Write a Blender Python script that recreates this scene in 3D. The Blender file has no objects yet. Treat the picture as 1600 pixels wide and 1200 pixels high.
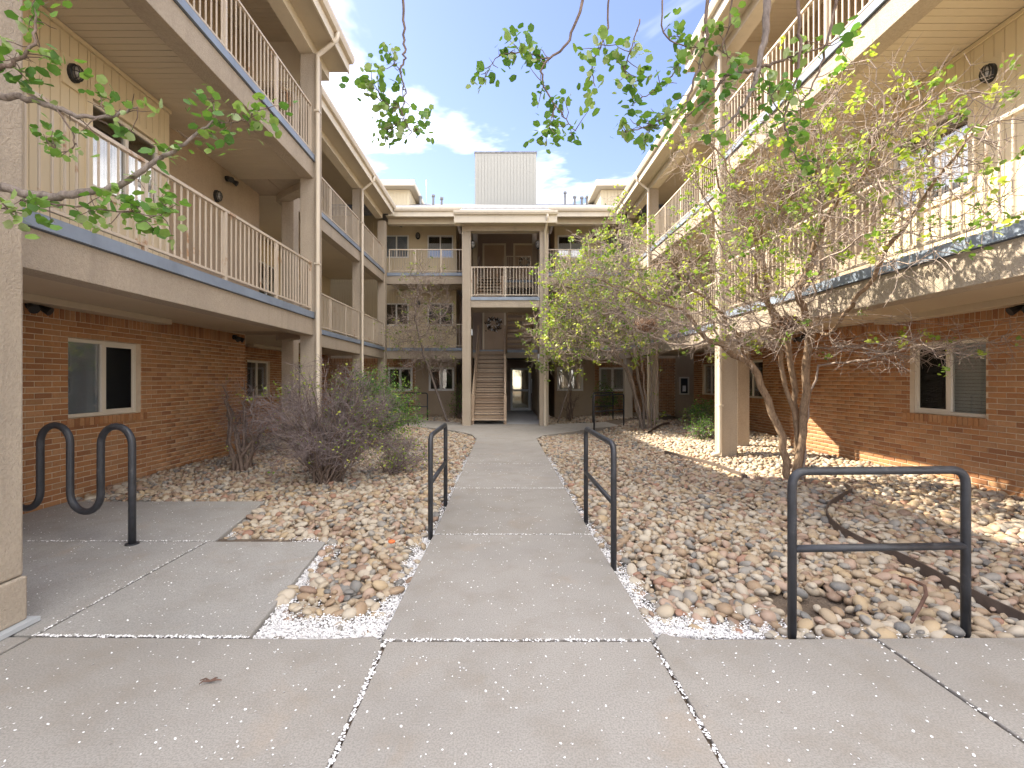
import bpy, math, random
import numpy as np
from mathutils import Vector, Matrix, Quaternion

random.seed(7)
rng = np.random.default_rng(11)
scene = bpy.context.scene
C = scene.collection

# ------------------------------------------------------------------ camera
CAM_H = 1.48
F = 711.0            # focal length in pixels of the 1600 px wide photograph
cam_d = bpy.data.cameras.new('camera')
cam = bpy.data.objects.new('camera', cam_d)
C.objects.link(cam)
cam.location = (0, 0, CAM_H)
cam.rotation_euler = (math.radians(90), 0, 0)
cam_d.sensor_width = 36.0
cam_d.lens = 36.0 * F / 1600.0
cam_d.shift_x = 14.0 / 1600.0
cam_d.shift_y = -6.0 / 1600.0
cam_d.clip_start = 0.05
cam_d.clip_end = 2000
scene.camera = cam

# ------------------------------------------------------------------ world and sun
SUN_DIR = Vector((1.87, -0.70, -2.02)).normalized()      # direction the light travels
world = bpy.data.worlds.new('World')
scene.world = world
world.use_nodes = True
wn, wl = world.node_tree.nodes, world.node_tree.links
wn.clear()
sky = wn.new('ShaderNodeTexSky')
sky.sky_type = 'NISHITA'
sky.sun_disc = False
sky.sun_elevation = math.asin(-SUN_DIR.z)
sky.sun_rotation = math.atan2(-SUN_DIR.x, -SUN_DIR.y)
sky.air_density = 1.0
sky.dust_density = 0.5
sky.ozone_density = 1.0
tc = wn.new('ShaderNodeTexCoord')
sep = wn.new('ShaderNodeSeparateXYZ')
wl.new(tc.outputs['Generated'], sep.inputs[0])
zmax = wn.new('ShaderNodeMath'); zmax.operation = 'MAXIMUM'; zmax.inputs[1].default_value = 0.06
wl.new(sep.outputs['Z'], zmax.inputs[0])
dx = wn.new('ShaderNodeMath'); dx.operation = 'DIVIDE'
dy = wn.new('ShaderNodeMath'); dy.operation = 'DIVIDE'
wl.new(sep.outputs['X'], dx.inputs[0]); wl.new(zmax.outputs[0], dx.inputs[1])
wl.new(sep.outputs['Y'], dy.inputs[0]); wl.new(zmax.outputs[0], dy.inputs[1])
comb = wn.new('ShaderNodeCombineXYZ')
wl.new(dx.outputs[0], comb.inputs[0]); wl.new(dy.outputs[0], comb.inputs[1])
cn = wn.new('ShaderNodeTexNoise')
cn.inputs['Scale'].default_value = 0.5
cn.inputs['Detail'].default_value = 7.0
cn.inputs['Roughness'].default_value = 0.55
cn.inputs['Distortion'].default_value = 0.5
cmap = wn.new('ShaderNodeMapping')
cmap.inputs['Location'].default_value = (34.4, 38.6, 0.0)
wl.new(comb.outputs[0], cmap.inputs[0])
wl.new(cmap.outputs[0], cn.inputs['Vector'])
cr = wn.new('ShaderNodeValToRGB')
cr.color_ramp.elements[0].position = 0.44
cr.color_ramp.elements[0].color = (0, 0, 0, 1)
cr.color_ramp.elements[1].position = 0.80
cr.color_ramp.elements[1].color = (1, 1, 1, 1)
wl.new(cn.outputs['Fac'], cr.inputs['Fac'])
cmul = wn.new('ShaderNodeMath'); cmul.operation = 'MULTIPLY'; cmul.inputs[1].default_value = 0.85
wl.new(cr.outputs['Color'], cmul.inputs[0])
cmix = wn.new('ShaderNodeMix'); cmix.data_type = 'RGBA'
cmix.inputs[7].default_value = (17.0, 16.0, 14.5, 1)       # sunlit cloud
wl.new(cmul.outputs[0], cmix.inputs[0])
ctint = wn.new('ShaderNodeMix'); ctint.data_type = 'RGBA'; ctint.blend_type = 'MULTIPLY'
ctint.inputs[0].default_value = 1.0
ctint.inputs[7].default_value = (0.47, 0.415, 0.46, 1)     # spring air, a little violet
wl.new(sky.outputs['Color'], ctint.inputs[6])
wl.new(ctint.outputs[2], cmix.inputs[6])
bg = wn.new('ShaderNodeBackground')
bg.inputs['Strength'].default_value = 0.10
wl.new(cmix.outputs[2], bg.inputs['Color'])
wo = wn.new('ShaderNodeOutputWorld')
wl.new(bg.outputs[0], wo.inputs['Surface'])

sun_d = bpy.data.lights.new('sun', 'SUN')
sun_d.energy = 2.0
sun_d.angle = math.radians(0.6)
sun_d.color = (1.0, 0.90, 0.74)
sun = bpy.data.objects.new('sun', sun_d)
C.objects.link(sun)
sun.location = (-20, 10, 25)
sun.rotation_euler = SUN_DIR.to_track_quat('-Z', 'Y').to_euler()

scene.view_settings.view_transform = 'Standard'
scene.view_settings.look = 'None'
scene.view_settings.gamma = 1.0
scene.view_settings.use_curve_mapping = False
scene.view_settings.exposure = 2.95
scene.cycles.max_bounces = 10
scene.cycles.diffuse_bounces = 8
scene.cycles.transparent_max_bounces = 12


def px(x, y, d):
    """point at depth d (metres along the view) seen at photo pixel x, y"""
    return Vector(((x - 786) * d / F, d, CAM_H + (594 - y) * d / F))


# ------------------------------------------------------------------ materials
MATS = {}


class NT:
    def __init__(self, name):
        self.m = bpy.data.materials.new(name)
        self.m.use_nodes = True
        self.n = self.m.node_tree.nodes
        self.l = self.m.node_tree.links
        self.b = self.n['Principled BSDF']
        self.out = self.n['Material Output']
        MATS[name] = self.m

    def node(self, t, **kw):
        nd = self.n.new(t)
        for k, v in kw.items():
            setattr(nd, k, v)
        return nd

    def coord(self, kind='Object', scale=None):
        t = self.node('ShaderNodeTexCoord')
        if scale is None:
            return t.outputs[kind]
        mp = self.node('ShaderNodeMapping')
        mp.inputs['Scale'].default_value = scale
        self.l.new(t.outputs[kind], mp.inputs[0])
        return mp.outputs[0]

    def noise(self, vec, scale, detail=4, rough=0.55, dist=0.0):
        nd = self.node('ShaderNodeTexNoise')
        nd.inputs['Scale'].default_value = scale
        nd.inputs['Detail'].default_value = detail
        nd.inputs['Roughness'].default_value = rough
        nd.inputs['Distortion'].default_value = dist
        self.l.new(vec, nd.inputs['Vector'])
        return nd.outputs['Fac']

    def ramp(self, fac, stops, interp='LINEAR'):
        r = self.node('ShaderNodeValToRGB')
        r.color_ramp.interpolation = interp
        el = r.color_ramp.elements
        while len(el) < len(stops):
            el.new(0.5)
        for e, (p, c) in zip(el, stops):
            e.position = p
            e.color = (c[0], c[1], c[2], 1) if not isinstance(c, (int, float)) else (c, c, c, 1)
        self.l.new(fac, r.inputs['Fac'])
        return r.outputs['Color']

    def mix(self, fac, a, b, blend='MIX'):
        m = self.node('ShaderNodeMix', data_type='RGBA', blend_type=blend)
        for sock, v in ((m.inputs[0], fac), (m.inputs[6], a), (m.inputs[7], b)):
            if isinstance(v, bpy.types.NodeSocket):
                self.l.new(v, sock)
            elif isinstance(v, (int, float)):
                sock.default_value = v
            else:
                sock.default_value = (v[0], v[1], v[2], 1)
        return m.outputs[2]

    def bump(self, h, strength=0.3, dist=0.01, prev=None):
        b = self.node('ShaderNodeBump')
        b.inputs['Strength'].default_value = strength
        b.inputs['Distance'].default_value = dist
        self.l.new(h, b.inputs['Height'])
        if prev is not None:
            self.l.new(prev, b.inputs['Normal'])
        self.l.new(b.outputs[0], self.b.inputs['Normal'])
        return b.outputs[0]

    def col(self, c):
        if isinstance(c, bpy.types.NodeSocket):
            self.l.new(c, self.b.inputs['Base Color'])
        else:
            self.b.inputs['Base Color'].default_value = (c[0], c[1], c[2], 1)

    def set(self, rough=0.8, metal=0.0, spec=0.4):
        self.b.inputs['Roughness'].default_value = rough
        self.b.inputs['Metallic'].default_value = metal
        self.b.inputs['Specular IOR Level'].default_value = spec


def m_paint(name, c, vary=0.12, scale=1.3, rough=0.7, fine=60, bump=0.15, dist=0.002, streak=0.0, spec=0.35, dark=None, mott=0.0):
    t = NT(name)
    v = t.coord()
    n1 = t.noise(v, scale, 5, 0.6)
    lo = tuple(x * (1 - vary) for x in c)
    hi = tuple(min(1, x * (1 + vary)) for x in c)
    colr = t.ramp(n1, [(0.3, lo), (0.7, hi)])
    if mott:
        f = t.ramp(t.noise(v, 45, 4, 0.7), [(0.38, mott), (0.6, 0.0)])
        colr = t.mix(f, colr, tuple(x * 0.6 for x in c))
    if streak:
        vs = t.coord('Object', (3.0, 3.0, 0.25))
        n2 = t.noise(vs, 2.0, 5, 0.65)
        f = t.ramp(n2, [(0.52, 0.0), (0.75, streak)])
        colr = t.mix(f, colr, dark or tuple(x * 0.55 for x in c))
    t.col(colr)
    t.set(rough, 0, spec)
    if bump:
        t.bump(t.noise(v, fine, 3, 0.6), bump, dist)
    return t.m


STUCCO = m_paint('stucco_tan', (0.45, 0.38, 0.295), 0.10, 0.9, 0.9, 90, 1.0, 0.010, streak=0.35, spec=0.2, mott=0.32)
STUCCO_D = m_paint('stucco_brown', (0.44, 0.345, 0.245), 0.10, 0.8, 0.9, 90, 0.8, 0.007, streak=0.2, spec=0.2, mott=0.28)
SIDING = m_paint('siding_cream', (0.68, 0.575, 0.385), 0.05, 0.7, 0.55, 25, 0.05, 0.002, streak=0.12)
BOXSIDE = m_paint('siding_pale', (0.36, 0.35, 0.31), 0.04, 0.7, 0.55, 25, 0.05, 0.002, streak=0.1)
SOFFIT = m_paint('soffit_tan', (0.55, 0.475, 0.355), 0.06, 0.8, 0.6, 30, 0.05, 0.002, streak=0.12)
TRIM = m_paint('trim_cream', (0.66, 0.585, 0.455), 0.07, 1.2, 0.6, 30, 0.08, 0.002, streak=0.2)
GUTTER = m_paint('gutter_cream', (0.66, 0.58, 0.46), 0.05, 1.2, 0.45, 30, 0.03, 0.001, streak=0.25)
BLUE = m_paint('flashing_blue', (0.23, 0.275, 0.34), 0.16, 2.5, 0.42, 40, 0.05, 0.001, streak=0.3, spec=0.5)
LIPSHADE = m_paint('flashing_lip_and_shade', (0.10, 0.11, 0.13), 0.1, 2, 0.6, 40, 0)  # dark colour of the strip that paints the shade under the flashing lip
FRAME = m_paint('window_frame_almond', (0.70, 0.65, 0.56), 0.04, 2, 0.4, 30, 0)
FRAMEW = m_paint('window_frame_white', (0.78, 0.77, 0.74), 0.04, 2, 0.4, 30, 0)
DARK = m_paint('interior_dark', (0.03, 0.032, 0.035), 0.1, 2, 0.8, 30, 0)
BLIND = m_paint('blind_slat_grey', (0.68, 0.69, 0.64), 0.03, 2, 0.5, 30, 0)
CURTAIN = m_paint('curtain_white', (0.84, 0.85, 0.88), 0.05, 3, 0.8, 30, 0)
CURTAIN_B = m_paint('blind_blue_grey', (0.38, 0.43, 0.50), 0.08, 3, 0.7, 30, 0)
DOORM = m_paint('door_tan', (0.42, 0.31, 0.22), 0.06, 2, 0.5, 30, 0.03)
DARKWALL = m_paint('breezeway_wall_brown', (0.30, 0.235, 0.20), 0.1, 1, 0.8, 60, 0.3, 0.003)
ALU = m_paint('door_frame_grey', (0.55, 0.56, 0.56), 0.04, 2, 0.4, 30, 0)
BLACKPL = m_paint('lamp_black', (0.02, 0.02, 0.02), 0.2, 4, 0.45, 40, 0.05)
SHINGLE = m_paint('shingle_grey', (0.22, 0.22, 0.225), 0.35, 9, 0.95, 160, 0.6, 0.01)
PIPE = m_paint('vent_pipe_grey', (0.22, 0.22, 0.22), 0.2, 4, 0.6, 40, 0.05)
SOIL = m_paint('soil_brown', (0.15, 0.115, 0.085), 0.35, 5, 0.95, 70, 0.9, 0.02)
EDGE = m_paint('edging_brown', (0.10, 0.075, 0.06), 0.3, 6, 0.7, 50, 0.2, 0.002)
PETAL = m_paint('petal_white', (0.86, 0.85, 0.84), 0.05, 20, 0.7, 30, 0)
GREYBOX = m_paint('intercom_grey', (0.45, 0.47, 0.48), 0.05, 2, 0.4, 30, 0)
STICK = m_paint('dead_twig', (0.13, 0.075, 0.055), 0.3, 10, 0.8, 40, 0.2)
NESTM = m_paint('nest_brown', (0.20, 0.125, 0.085), 0.35, 20, 0.9, 40, 0.2)
ORANGE = m_paint('orange_litter', (0.65, 0.16, 0.05), 0.1, 8, 0.6, 40, 0.1)


def m_lens():
    t = NT('lamp_lens')
    t.col((0.26, 0.24, 0.21)); t.set(0.25, 0, 0.5)
    return t.m


LENS = m_lens()


def m_rail():
    t = NT('rail_cream_rusty')
    v = t.coord('Object')
    geo = t.node('ShaderNodeNewGeometry')
    n = t.noise(geo.outputs['Position'], 3.2, 6, 0.7)
    f = t.ramp(n, [(0.60, 0.0), (0.68, 0.8)])
    n2 = t.noise(geo.outputs['Position'], 1.1, 4, 0.6)
    base = t.ramp(n2, [(0.3, (0.52, 0.44, 0.34)), (0.7, (0.61, 0.52, 0.41))])
    t.col(t.mix(f, base, (0.34, 0.17, 0.07)))
    t.set(0.5, 0, 0.4)
    return t.m


RAIL = m_rail()


def m_black_tube():
    t = NT('black_painted_steel')
    geo = t.node('ShaderNodeNewGeometry')
    n = t.noise(geo.outputs['Position'], 14, 6, 0.7)
    c = t.ramp(n, [(0.35, (0.016, 0.017, 0.02)), (0.62, (0.034, 0.036, 0.042)), (0.74, (0.085, 0.08, 0.075))])
    t.col(c)
    r = t.ramp(n, [(0.3, 0.34), (0.7, 0.6)])
    t.l.new(r, t.b.inputs['Roughness'])
    t.b.inputs['Specular IOR Level'].default_value = 0.6
    t.bump(n, 0.12, 0.002)
    return t.m


BLACK = m_black_tube()


def m_concrete(name, c):
    t = NT(name)
    v = t.coord()
    big = t.noise(v, 0.55, 6, 0.62)
    mid = t.noise(v, 3.0, 6, 0.65)
    fine = t.noise(v, 120, 3, 0.6)
    spk = t.node('ShaderNodeTexVoronoi'); spk.inputs['Scale'].default_value = 55
    t.l.new(v, spk.inputs['Vector'])
    base = t.ramp(big, [(0.28, tuple(x * 0.80 for x in c)), (0.5, c), (0.74, tuple(min(1, x * 1.14) for x in c))])
    base = t.mix(t.ramp(mid, [(0.48, 0.0), (0.70, 0.5)]), base, tuple(x * y for x, y in zip(c, (0.74, 0.68, 0.60))))
    base = t.mix(t.ramp(fine, [(0.38, 0.55), (0.58, 0.0)]), base, tuple(x * 0.55 for x in c))
    base = t.mix(t.ramp(spk.outputs['Distance'], [(0.03, 0.55), (0.07, 0.0)]), base, tuple(x * 0.35 for x in c))
    rust = t.noise(v, 1.7, 5, 0.6, 0.6)
    base = t.mix(t.ramp(rust, [(0.58, 0.0), (0.76, 0.32)]), base, (0.36, 0.26, 0.165))
    oi = t.node('ShaderNodeObjectInfo')
    base = t.mix(1.0, base, t.ramp(oi.outputs['Random'], [(0.0, (0.95, 0.945, 0.935)), (1.0, (1.04, 1.04, 1.04))]), 'MULTIPLY')
    t.col(base)
    t.set(0.88, 0, 0.25)
    b1 = t.bump(fine, 0.25, 0.003)
    t.bump(mid, 0.15, 0.01, b1)
    return t.m


CONC = m_concrete('concrete_walk', (0.352, 0.33, 0.298))
CONC2 = m_concrete('concrete_pad', (0.37, 0.356, 0.33))
PASSFLOOR = m_concrete('concrete_passage', (0.42, 0.43, 0.44))


def m_brick(name, use_attr):
    t = NT(name)
    if use_attr:
        a = t.node('ShaderNodeAttribute'); a.attribute_name = 'rnd'
        f = a.outputs['Fac']
    else:
        o = t.node('ShaderNodeObjectInfo'); f = o.outputs['Random']
    c = t.ramp(f, [(0.0, (0.28, 0.13, 0.065)), (0.22, (0.37, 0.175, 0.078)), (0.45, (0.45, 0.225, 0.098)),
                   (0.62, (0.45, 0.245, 0.12)), (0.8, (0.36, 0.20, 0.10)), (1.0, (0.50, 0.28, 0.145))])
    geo = t.node('ShaderNodeNewGeometry')
    n = t.noise(geo.outputs['Position'], 26, 5, 0.7)
    c = t.mix(t.ramp(n, [(0.38, 0.0), (0.66, 0.45)]), c, (0.29, 0.145, 0.075))
    n3 = t.noise(geo.outputs['Position'], 60, 3, 0.6)
    c = t.mix(t.ramp(n3, [(0.58, 0.0), (0.75, 0.35)]), c, (0.50, 0.33, 0.20))
    t.col(c)
    t.set(0.9, 0, 0.2)
    t.bump(t.noise(geo.outputs['Position'], 90, 4, 0.65), 0.5, 0.004)
    return t.m


BRICK = m_brick('brick_single', False)
BRICKS = m_brick('brick_field', True)
MORTAR = m_paint('mortar_tan', (0.60, 0.49, 0.36), 0.12, 6, 0.95, 120, 0.6, 0.003)


def m_wood(name, c, axis_scale):
    t = NT(name)
    v = t.coord('Object', axis_scale)
    n = t.noise(v, 6, 6, 0.65, 1.0)
    o = t.node('ShaderNodeObjectInfo')
    col = t.ramp(n, [(0.25, tuple(x * 0.42 for x in c)), (0.5, c), (0.75, tuple(min(1, x * 1.4) for x in c))])
    f = t.ramp(o.outputs['Random'], [(0.0, 0.0), (1.0, 0.75)])
    col = t.mix(f, col, tuple(x * y for x, y in zip(c, (0.70, 0.62, 0.56))))
    t.col(col)
    t.set(0.8, 0, 0.2)
    t.bump(n, 0.4, 0.004)
    return t.m


WOOD = m_wood('stair_wood', (0.46, 0.365, 0.275), (1.2, 14, 14))
WOODR = m_wood('rail_wood', (0.50, 0.39, 0.29), (8, 3, 3))


def m_stone(use_attr):
    t = NT('river_stone_field' if use_attr else 'river_stone_single')
    if use_attr:
        a = t.node('ShaderNodeAttribute'); a.attribute_name = 'rnd'
        f = a.outputs['Fac']
    else:
        o = t.node('ShaderNodeObjectInfo'); f = o.outputs['Random']
    pal = [(0.0, (0.43, 0.335, 0.235)), (0.13, (0.50, 0.42, 0.32)), (0.25, (0.37, 0.26, 0.17)), (0.34, (0.54, 0.475, 0.39)),
           (0.45, (0.45, 0.32, 0.25)), (0.55, (0.31, 0.295, 0.275)), (0.64, (0.50, 0.38, 0.24)), (0.73, (0.28, 0.185, 0.135)),
           (0.81, (0.50, 0.435, 0.36)), (0.88, (0.20, 0.20, 0.20)), (0.93, (0.58, 0.52, 0.43)), (0.975, (0.37, 0.20, 0.14))]
    pal = [(p, tuple(k * w for k, w in zip(c, (0.84, 0.83, 0.79)))) for p, c in pal]
    c = t.ramp(f, pal, 'CONSTANT')
    geo = t.node('ShaderNodeNewGeometry')
    n = t.noise(geo.outputs['Position'], 30, 5, 0.7, 0.5)
    c = t.mix(t.ramp(n, [(0.35, 0.0), (0.7, 0.3)]), c, (0.36, 0.29, 0.21))
    n2 = t.noise(geo.outputs['Position'], 140, 3, 0.6)
    c = t.mix(t.ramp(n2, [(0.55, 0.0), (0.75, 0.3)]), c, (0.46, 0.42, 0.36))
    t.col(c)
    t.set(0.62, 0, 0.35)
    t.bump(n2, 0.15, 0.002)
    return t.m


STONE = m_stone(False)
STONES = m_stone(True)


def m_bark(name, c1, c2):
    t = NT(name)
    geo = t.node('ShaderNodeNewGeometry')
    mp = t.node('ShaderNodeMapping'); mp.inputs['Scale'].default_value = (1, 1, 0.3)
    t.l.new(geo.outputs['Position'], mp.inputs[0])
    n = t.noise(mp.outputs[0], 38, 6, 0.7, 0.6)
    t.col(t.ramp(n, [(0.3, c1), (0.7, c2)]))
    t.set(0.9, 0, 0.2)
    t.bump(n, 0.9, 0.012)
    return t.m


BARK = m_bark('bark_tan', (0.135, 0.088, 0.055), (0.40, 0.285, 0.19))
BARKG = m_bark('bark_grey', (0.12, 0.095, 0.08), (0.33, 0.275, 0.235))
TWIG = m_bark('twig_grey_brown', (0.20, 0.15, 0.125), (0.46, 0.38, 0.32))
TWIGP = m_bark('twig_purple_grey', (0.13, 0.10, 0.097), (0.33, 0.27, 0.26))
TWIGD = m_bark('twig_dark', (0.085, 0.06, 0.045), (0.27, 0.20, 0.16))


def m_leaf(name, stops):
    t = NT(name)
    a = t.node('ShaderNodeAttribute'); a.attribute_name = 'rnd'
    c = t.ramp(a.outputs['Fac'], stops)
    geo = t.node('ShaderNodeNewGeometry')
    n = t.noise(geo.outputs['Position'], 60, 3, 0.6)
    c = t.mix(t.ramp(n, [(0.4, 0.0), (0.7, 0.25)]), c, (0.10, 0.16, 0.03))
    t.col(c)
    t.set(0.5, 0, 0.35)
    tr = t.node('ShaderNodeBsdfTranslucent')
    t.l.new(t.mix(1.0, c, (1.0, 1.15, 0.55), 'MULTIPLY'), tr.inputs['Color'])
    mx = t.node('ShaderNodeMixShader'); mx.inputs[0].default_value = 0.42
    t.l.new(t.b.outputs[0], mx.inputs[1]); t.l.new(tr.outputs[0], mx.inputs[2])
    t.l.new(mx.outputs[0], t.out.inputs['Surface'])
    return t.m


LEAF = m_leaf('leaf_spring', [(0.0, (0.15, 0.24, 0.05)), (0.4, (0.27, 0.37, 0.065)), (0.75, (0.42, 0.48, 0.08)), (1.0, (0.54, 0.55, 0.12))])
LEAFN = m_leaf('leaf_fresh_green', [(0.0, (0.10, 0.21, 0.05)), (0.45, (0.18, 0.32, 0.065)), (0.8, (0.30, 0.42, 0.11)), (1.0, (0.42, 0.49, 0.28))])
LEAFG = m_leaf('leaf_bush_green', [(0.0, (0.07, 0.17, 0.045)), (0.5, (0.13, 0.27, 0.06)), (1.0, (0.28, 0.38, 0.08))])


def m_glass():
    t = NT('window_glass')
    t.n.remove(t.b)
    lw = t.node('ShaderNodeLayerWeight'); lw.inputs['Blend'].default_value = 0.5
    pw = t.node('ShaderNodeMath', operation='POWER'); pw.inputs[1].default_value = 4.0
    t.l.new(lw.outputs['Facing'], pw.inputs[0])
    fr = t.node('ShaderNodeMath', operation='MULTIPLY_ADD'); fr.inputs[1].default_value = 0.85; fr.inputs[2].default_value = 0.12
    t.l.new(pw.outputs[0], fr.inputs[0])
    tr = t.node('ShaderNodeBsdfTransparent'); tr.inputs['Color'].default_value = (0.84, 0.85, 0.85, 1)
    gl = t.node('ShaderNodeBsdfGlossy'); gl.inputs['Roughness'].default_value = 0.02
    mx = t.node('ShaderNodeMixShader')
    t.l.new(fr.outputs[0], mx.inputs[0]); t.l.new(tr.outputs[0], mx.inputs[1]); t.l.new(gl.outputs[0], mx.inputs[2])
    t.l.new(mx.outputs[0], t.out.inputs['Surface'])
    return t.m


GLASS = m_glass()


def m_door_glass():
    t = NT('door_glass_reflective')
    t.col((0.20, 0.19, 0.16)); t.set(0.04, 0.0, 1.0)
    t.b.inputs['Metallic'].default_value = 0.75
    t.b.inputs['Base Color'].default_value = (0.42, 0.40, 0.31, 1)
    return t.m


DOORGLASS = m_door_glass()


def m_screen():
    t = NT('insect_screen')
    t.n.remove(t.b)
    tr = t.node('ShaderNodeBsdfTransparent'); tr.inputs['Color'].default_value = (0.62, 0.62, 0.62, 1)
    df = t.node('ShaderNodeBsdfDiffuse'); df.inputs['Color'].default_value = (0.03, 0.03, 0.03, 1)
    mx = t.node('ShaderNodeMixShader'); mx.inputs[0].default_value = 0.2
    t.l.new(tr.outputs[0], mx.inputs[1]); t.l.new(df.outputs[0], mx.inputs[2])
    t.l.new(mx.outputs[0], t.out.inputs['Surface'])
    return t.m


SCREEN = m_screen()


# ------------------------------------------------------------------ object helpers
def place(o, parent=None):
    C.objects.link(o)
    if parent is not None:
        o.parent = parent
        o.matrix_parent_inverse = Matrix.Translation(-WLOC.get(parent.name, Vector((0, 0, 0))))
    WLOC[o.name] = Vector(o.location)
    return o


WLOC = {}


def tag(o, label=None, cat=None, group=None, kind=None):
    if label: o['label'] = label
    if cat: o['category'] = cat
    if group: o['group'] = group
    if kind: o['kind'] = kind
    return o


def thing(name, label, cat, loc=(0, 0, 0), group=None):
    o = bpy.data.objects.new(name, None)
    o.location = loc
    o.empty_display_size = 0.2
    place(o)
    return tag(o, label, cat, group)


class MB:
    def __init__(self):
        self.v = []
        self.f = []

    def box(self, x0, x1, y0, y1, z0, z1):
        if x0 > x1: x0, x1 = x1, x0
        if y0 > y1: y0, y1 = y1, y0
        if z0 > z1: z0, z1 = z1, z0
        b = len(self.v)
        self.v += [(x0, y0, z0), (x1, y0, z0), (x1, y1, z0), (x0, y1, z0), (x0, y0, z1), (x1, y0, z1), (x1, y1, z1), (x0, y1, z1)]
        self.f += [tuple(b + i for i in q) for q in ((0, 3, 2, 1), (4, 5, 6, 7), (0, 1, 5, 4), (1, 2, 6, 5), (2, 3, 7, 6), (3, 0, 4, 7))]
        return self

    def prism(self, poly, z0, z1):
        a = sum(poly[i][0] * poly[(i + 1) % len(poly)][1] - poly[(i + 1) % len(poly)][0] * poly[i][1] for i in range(len(poly)))
        if a < 0: poly = poly[::-1]
        b = len(self.v); n = len(poly)
        self.v += [(p[0], p[1], z0) for p in poly] + [(p[0], p[1], z1) for p in poly]
        self.f.append(tuple(b + i for i in range(n - 1, -1, -1)))
        self.f.append(tuple(b + n + i for i in range(n)))
        for i in range(n):
            j = (i + 1) % n
            self.f.append((b + i, b + j, b + n + j, b + n + i))
        return self

    def beam(self, p, q, w, h, up=(0, 0, 1)):
        """rectangular bar from p to q, w wide sideways, h high"""
        p, q = Vector(p), Vector(q)
        d = (q - p).normalized()
        s = d.cross(Vector(up)).normalized()
        u = s.cross(d).normalized()
        b = len(self.v)
        for c in (p, q):
            for a1, a2 in ((-1, -1), (1, -1), (1, 1), (-1, 1)):
                self.v.append(tuple(c + s * (a1 * w / 2) + u * (a2 * h / 2)))
        self.f += [tuple(b + i for i in qd) for qd in ((0, 1, 2, 3), (7, 6, 5, 4), (0, 4, 5, 1), (1, 5, 6, 2), (2, 6, 7, 3), (3, 7, 4, 0))]
        return self

    def tube(self, pts, rad, n=8, caps=True):
        pts = [Vector(p) for p in pts]
        m = len(pts)
        if not hasattr(rad, '__len__'): rad = [rad] * m
        t0 = (pts[1] - pts[0]).normalized()
        ref = Vector((0, 0, 1)) if abs(t0.z) < 0.9 else Vector((1, 0, 0))
        s = t0.cross(ref).normalized()
        b = len(self.v)
        for i in range(m):
            t = (pts[min(i + 1, m - 1)] - pts[max(i - 1, 0)])
            if t.length < 1e-9: t = t0
            t = t.normalized()
            s = (s - t * s.dot(t))
            if s.length < 1e-6: s = t.cross(Vector((0.3, 0.5, 0.8)))
            s.normalize()
            u = t.cross(s)
            for k in range(n):
                a = 2 * math.pi * k / n
                self.v.append(tuple(pts[i] + (s * math.cos(a) + u * math.sin(a)) * rad[i]))
        for i in range(m - 1):
            for k in range(n):
                k2 = (k + 1) % n
                self.f.append((b + i * n + k, b + i * n + k2, b + (i + 1) * n + k2, b + (i + 1) * n + k))
        if caps:
            self.f.append(tuple(b + k for k in range(n - 1, -1, -1)))
            self.f.append(tuple(b + (m - 1) * n + k for k in range(n)))
        return self

    def mesh(self, name, mat, smooth=False):
        me = bpy.data.meshes.new(name)
        me.from_pydata([tuple(v) for v in self.v], [], self.f)
        if mat: me.materials.append(mat)
        if smooth:
            me.polygons.foreach_set('use_smooth', [True] * len(me.polygons))
        me.update()
        return me

    def obj(self, name, mat, parent=None, smooth=False, bevel=0.0, kind=None):
        o = bpy.data.objects.new(name, self.mesh(name, mat, smooth))
        place(o, parent)
        if bevel:
            md = o.modifiers.new('bevel', 'BEVEL'); md.width = bevel; md.segments = 2; md.limit_method = 'ANGLE'
        if kind: o['kind'] = kind
        return o


class Fr:
    """wall frame: u runs along the wall, n points into the courtyard"""
    def __init__(self, kind): self.k = kind

    def box(self, mb, u0, u1, n0, n1, z0, z1):
        k = self.k
        if k == 'L': return mb.box(n0, n1, u0, u1, z0, z1)
        if k == 'R': return mb.box(-n0, -n1, u0, u1, z0, z1)
        return mb.box(u0, u1, -n0, -n1, z0, z1)

    def pt(self, u, n, z):
        k = self.k
        if k == 'L': return Vector((n, u, z))
        if k == 'R': return Vector((-n, u, z))
        return Vector((u, -n, z))


FL, FR_, FF = Fr('L'), Fr('R'), Fr('F')


def inst(name, me, loc, parent, scale=None, rot=None):
    o = bpy.data.objects.new(name, me)
    o.location = loc
    if scale: o.scale = scale
    if rot: o.rotation_euler = rot
    return place(o, parent)


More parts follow.
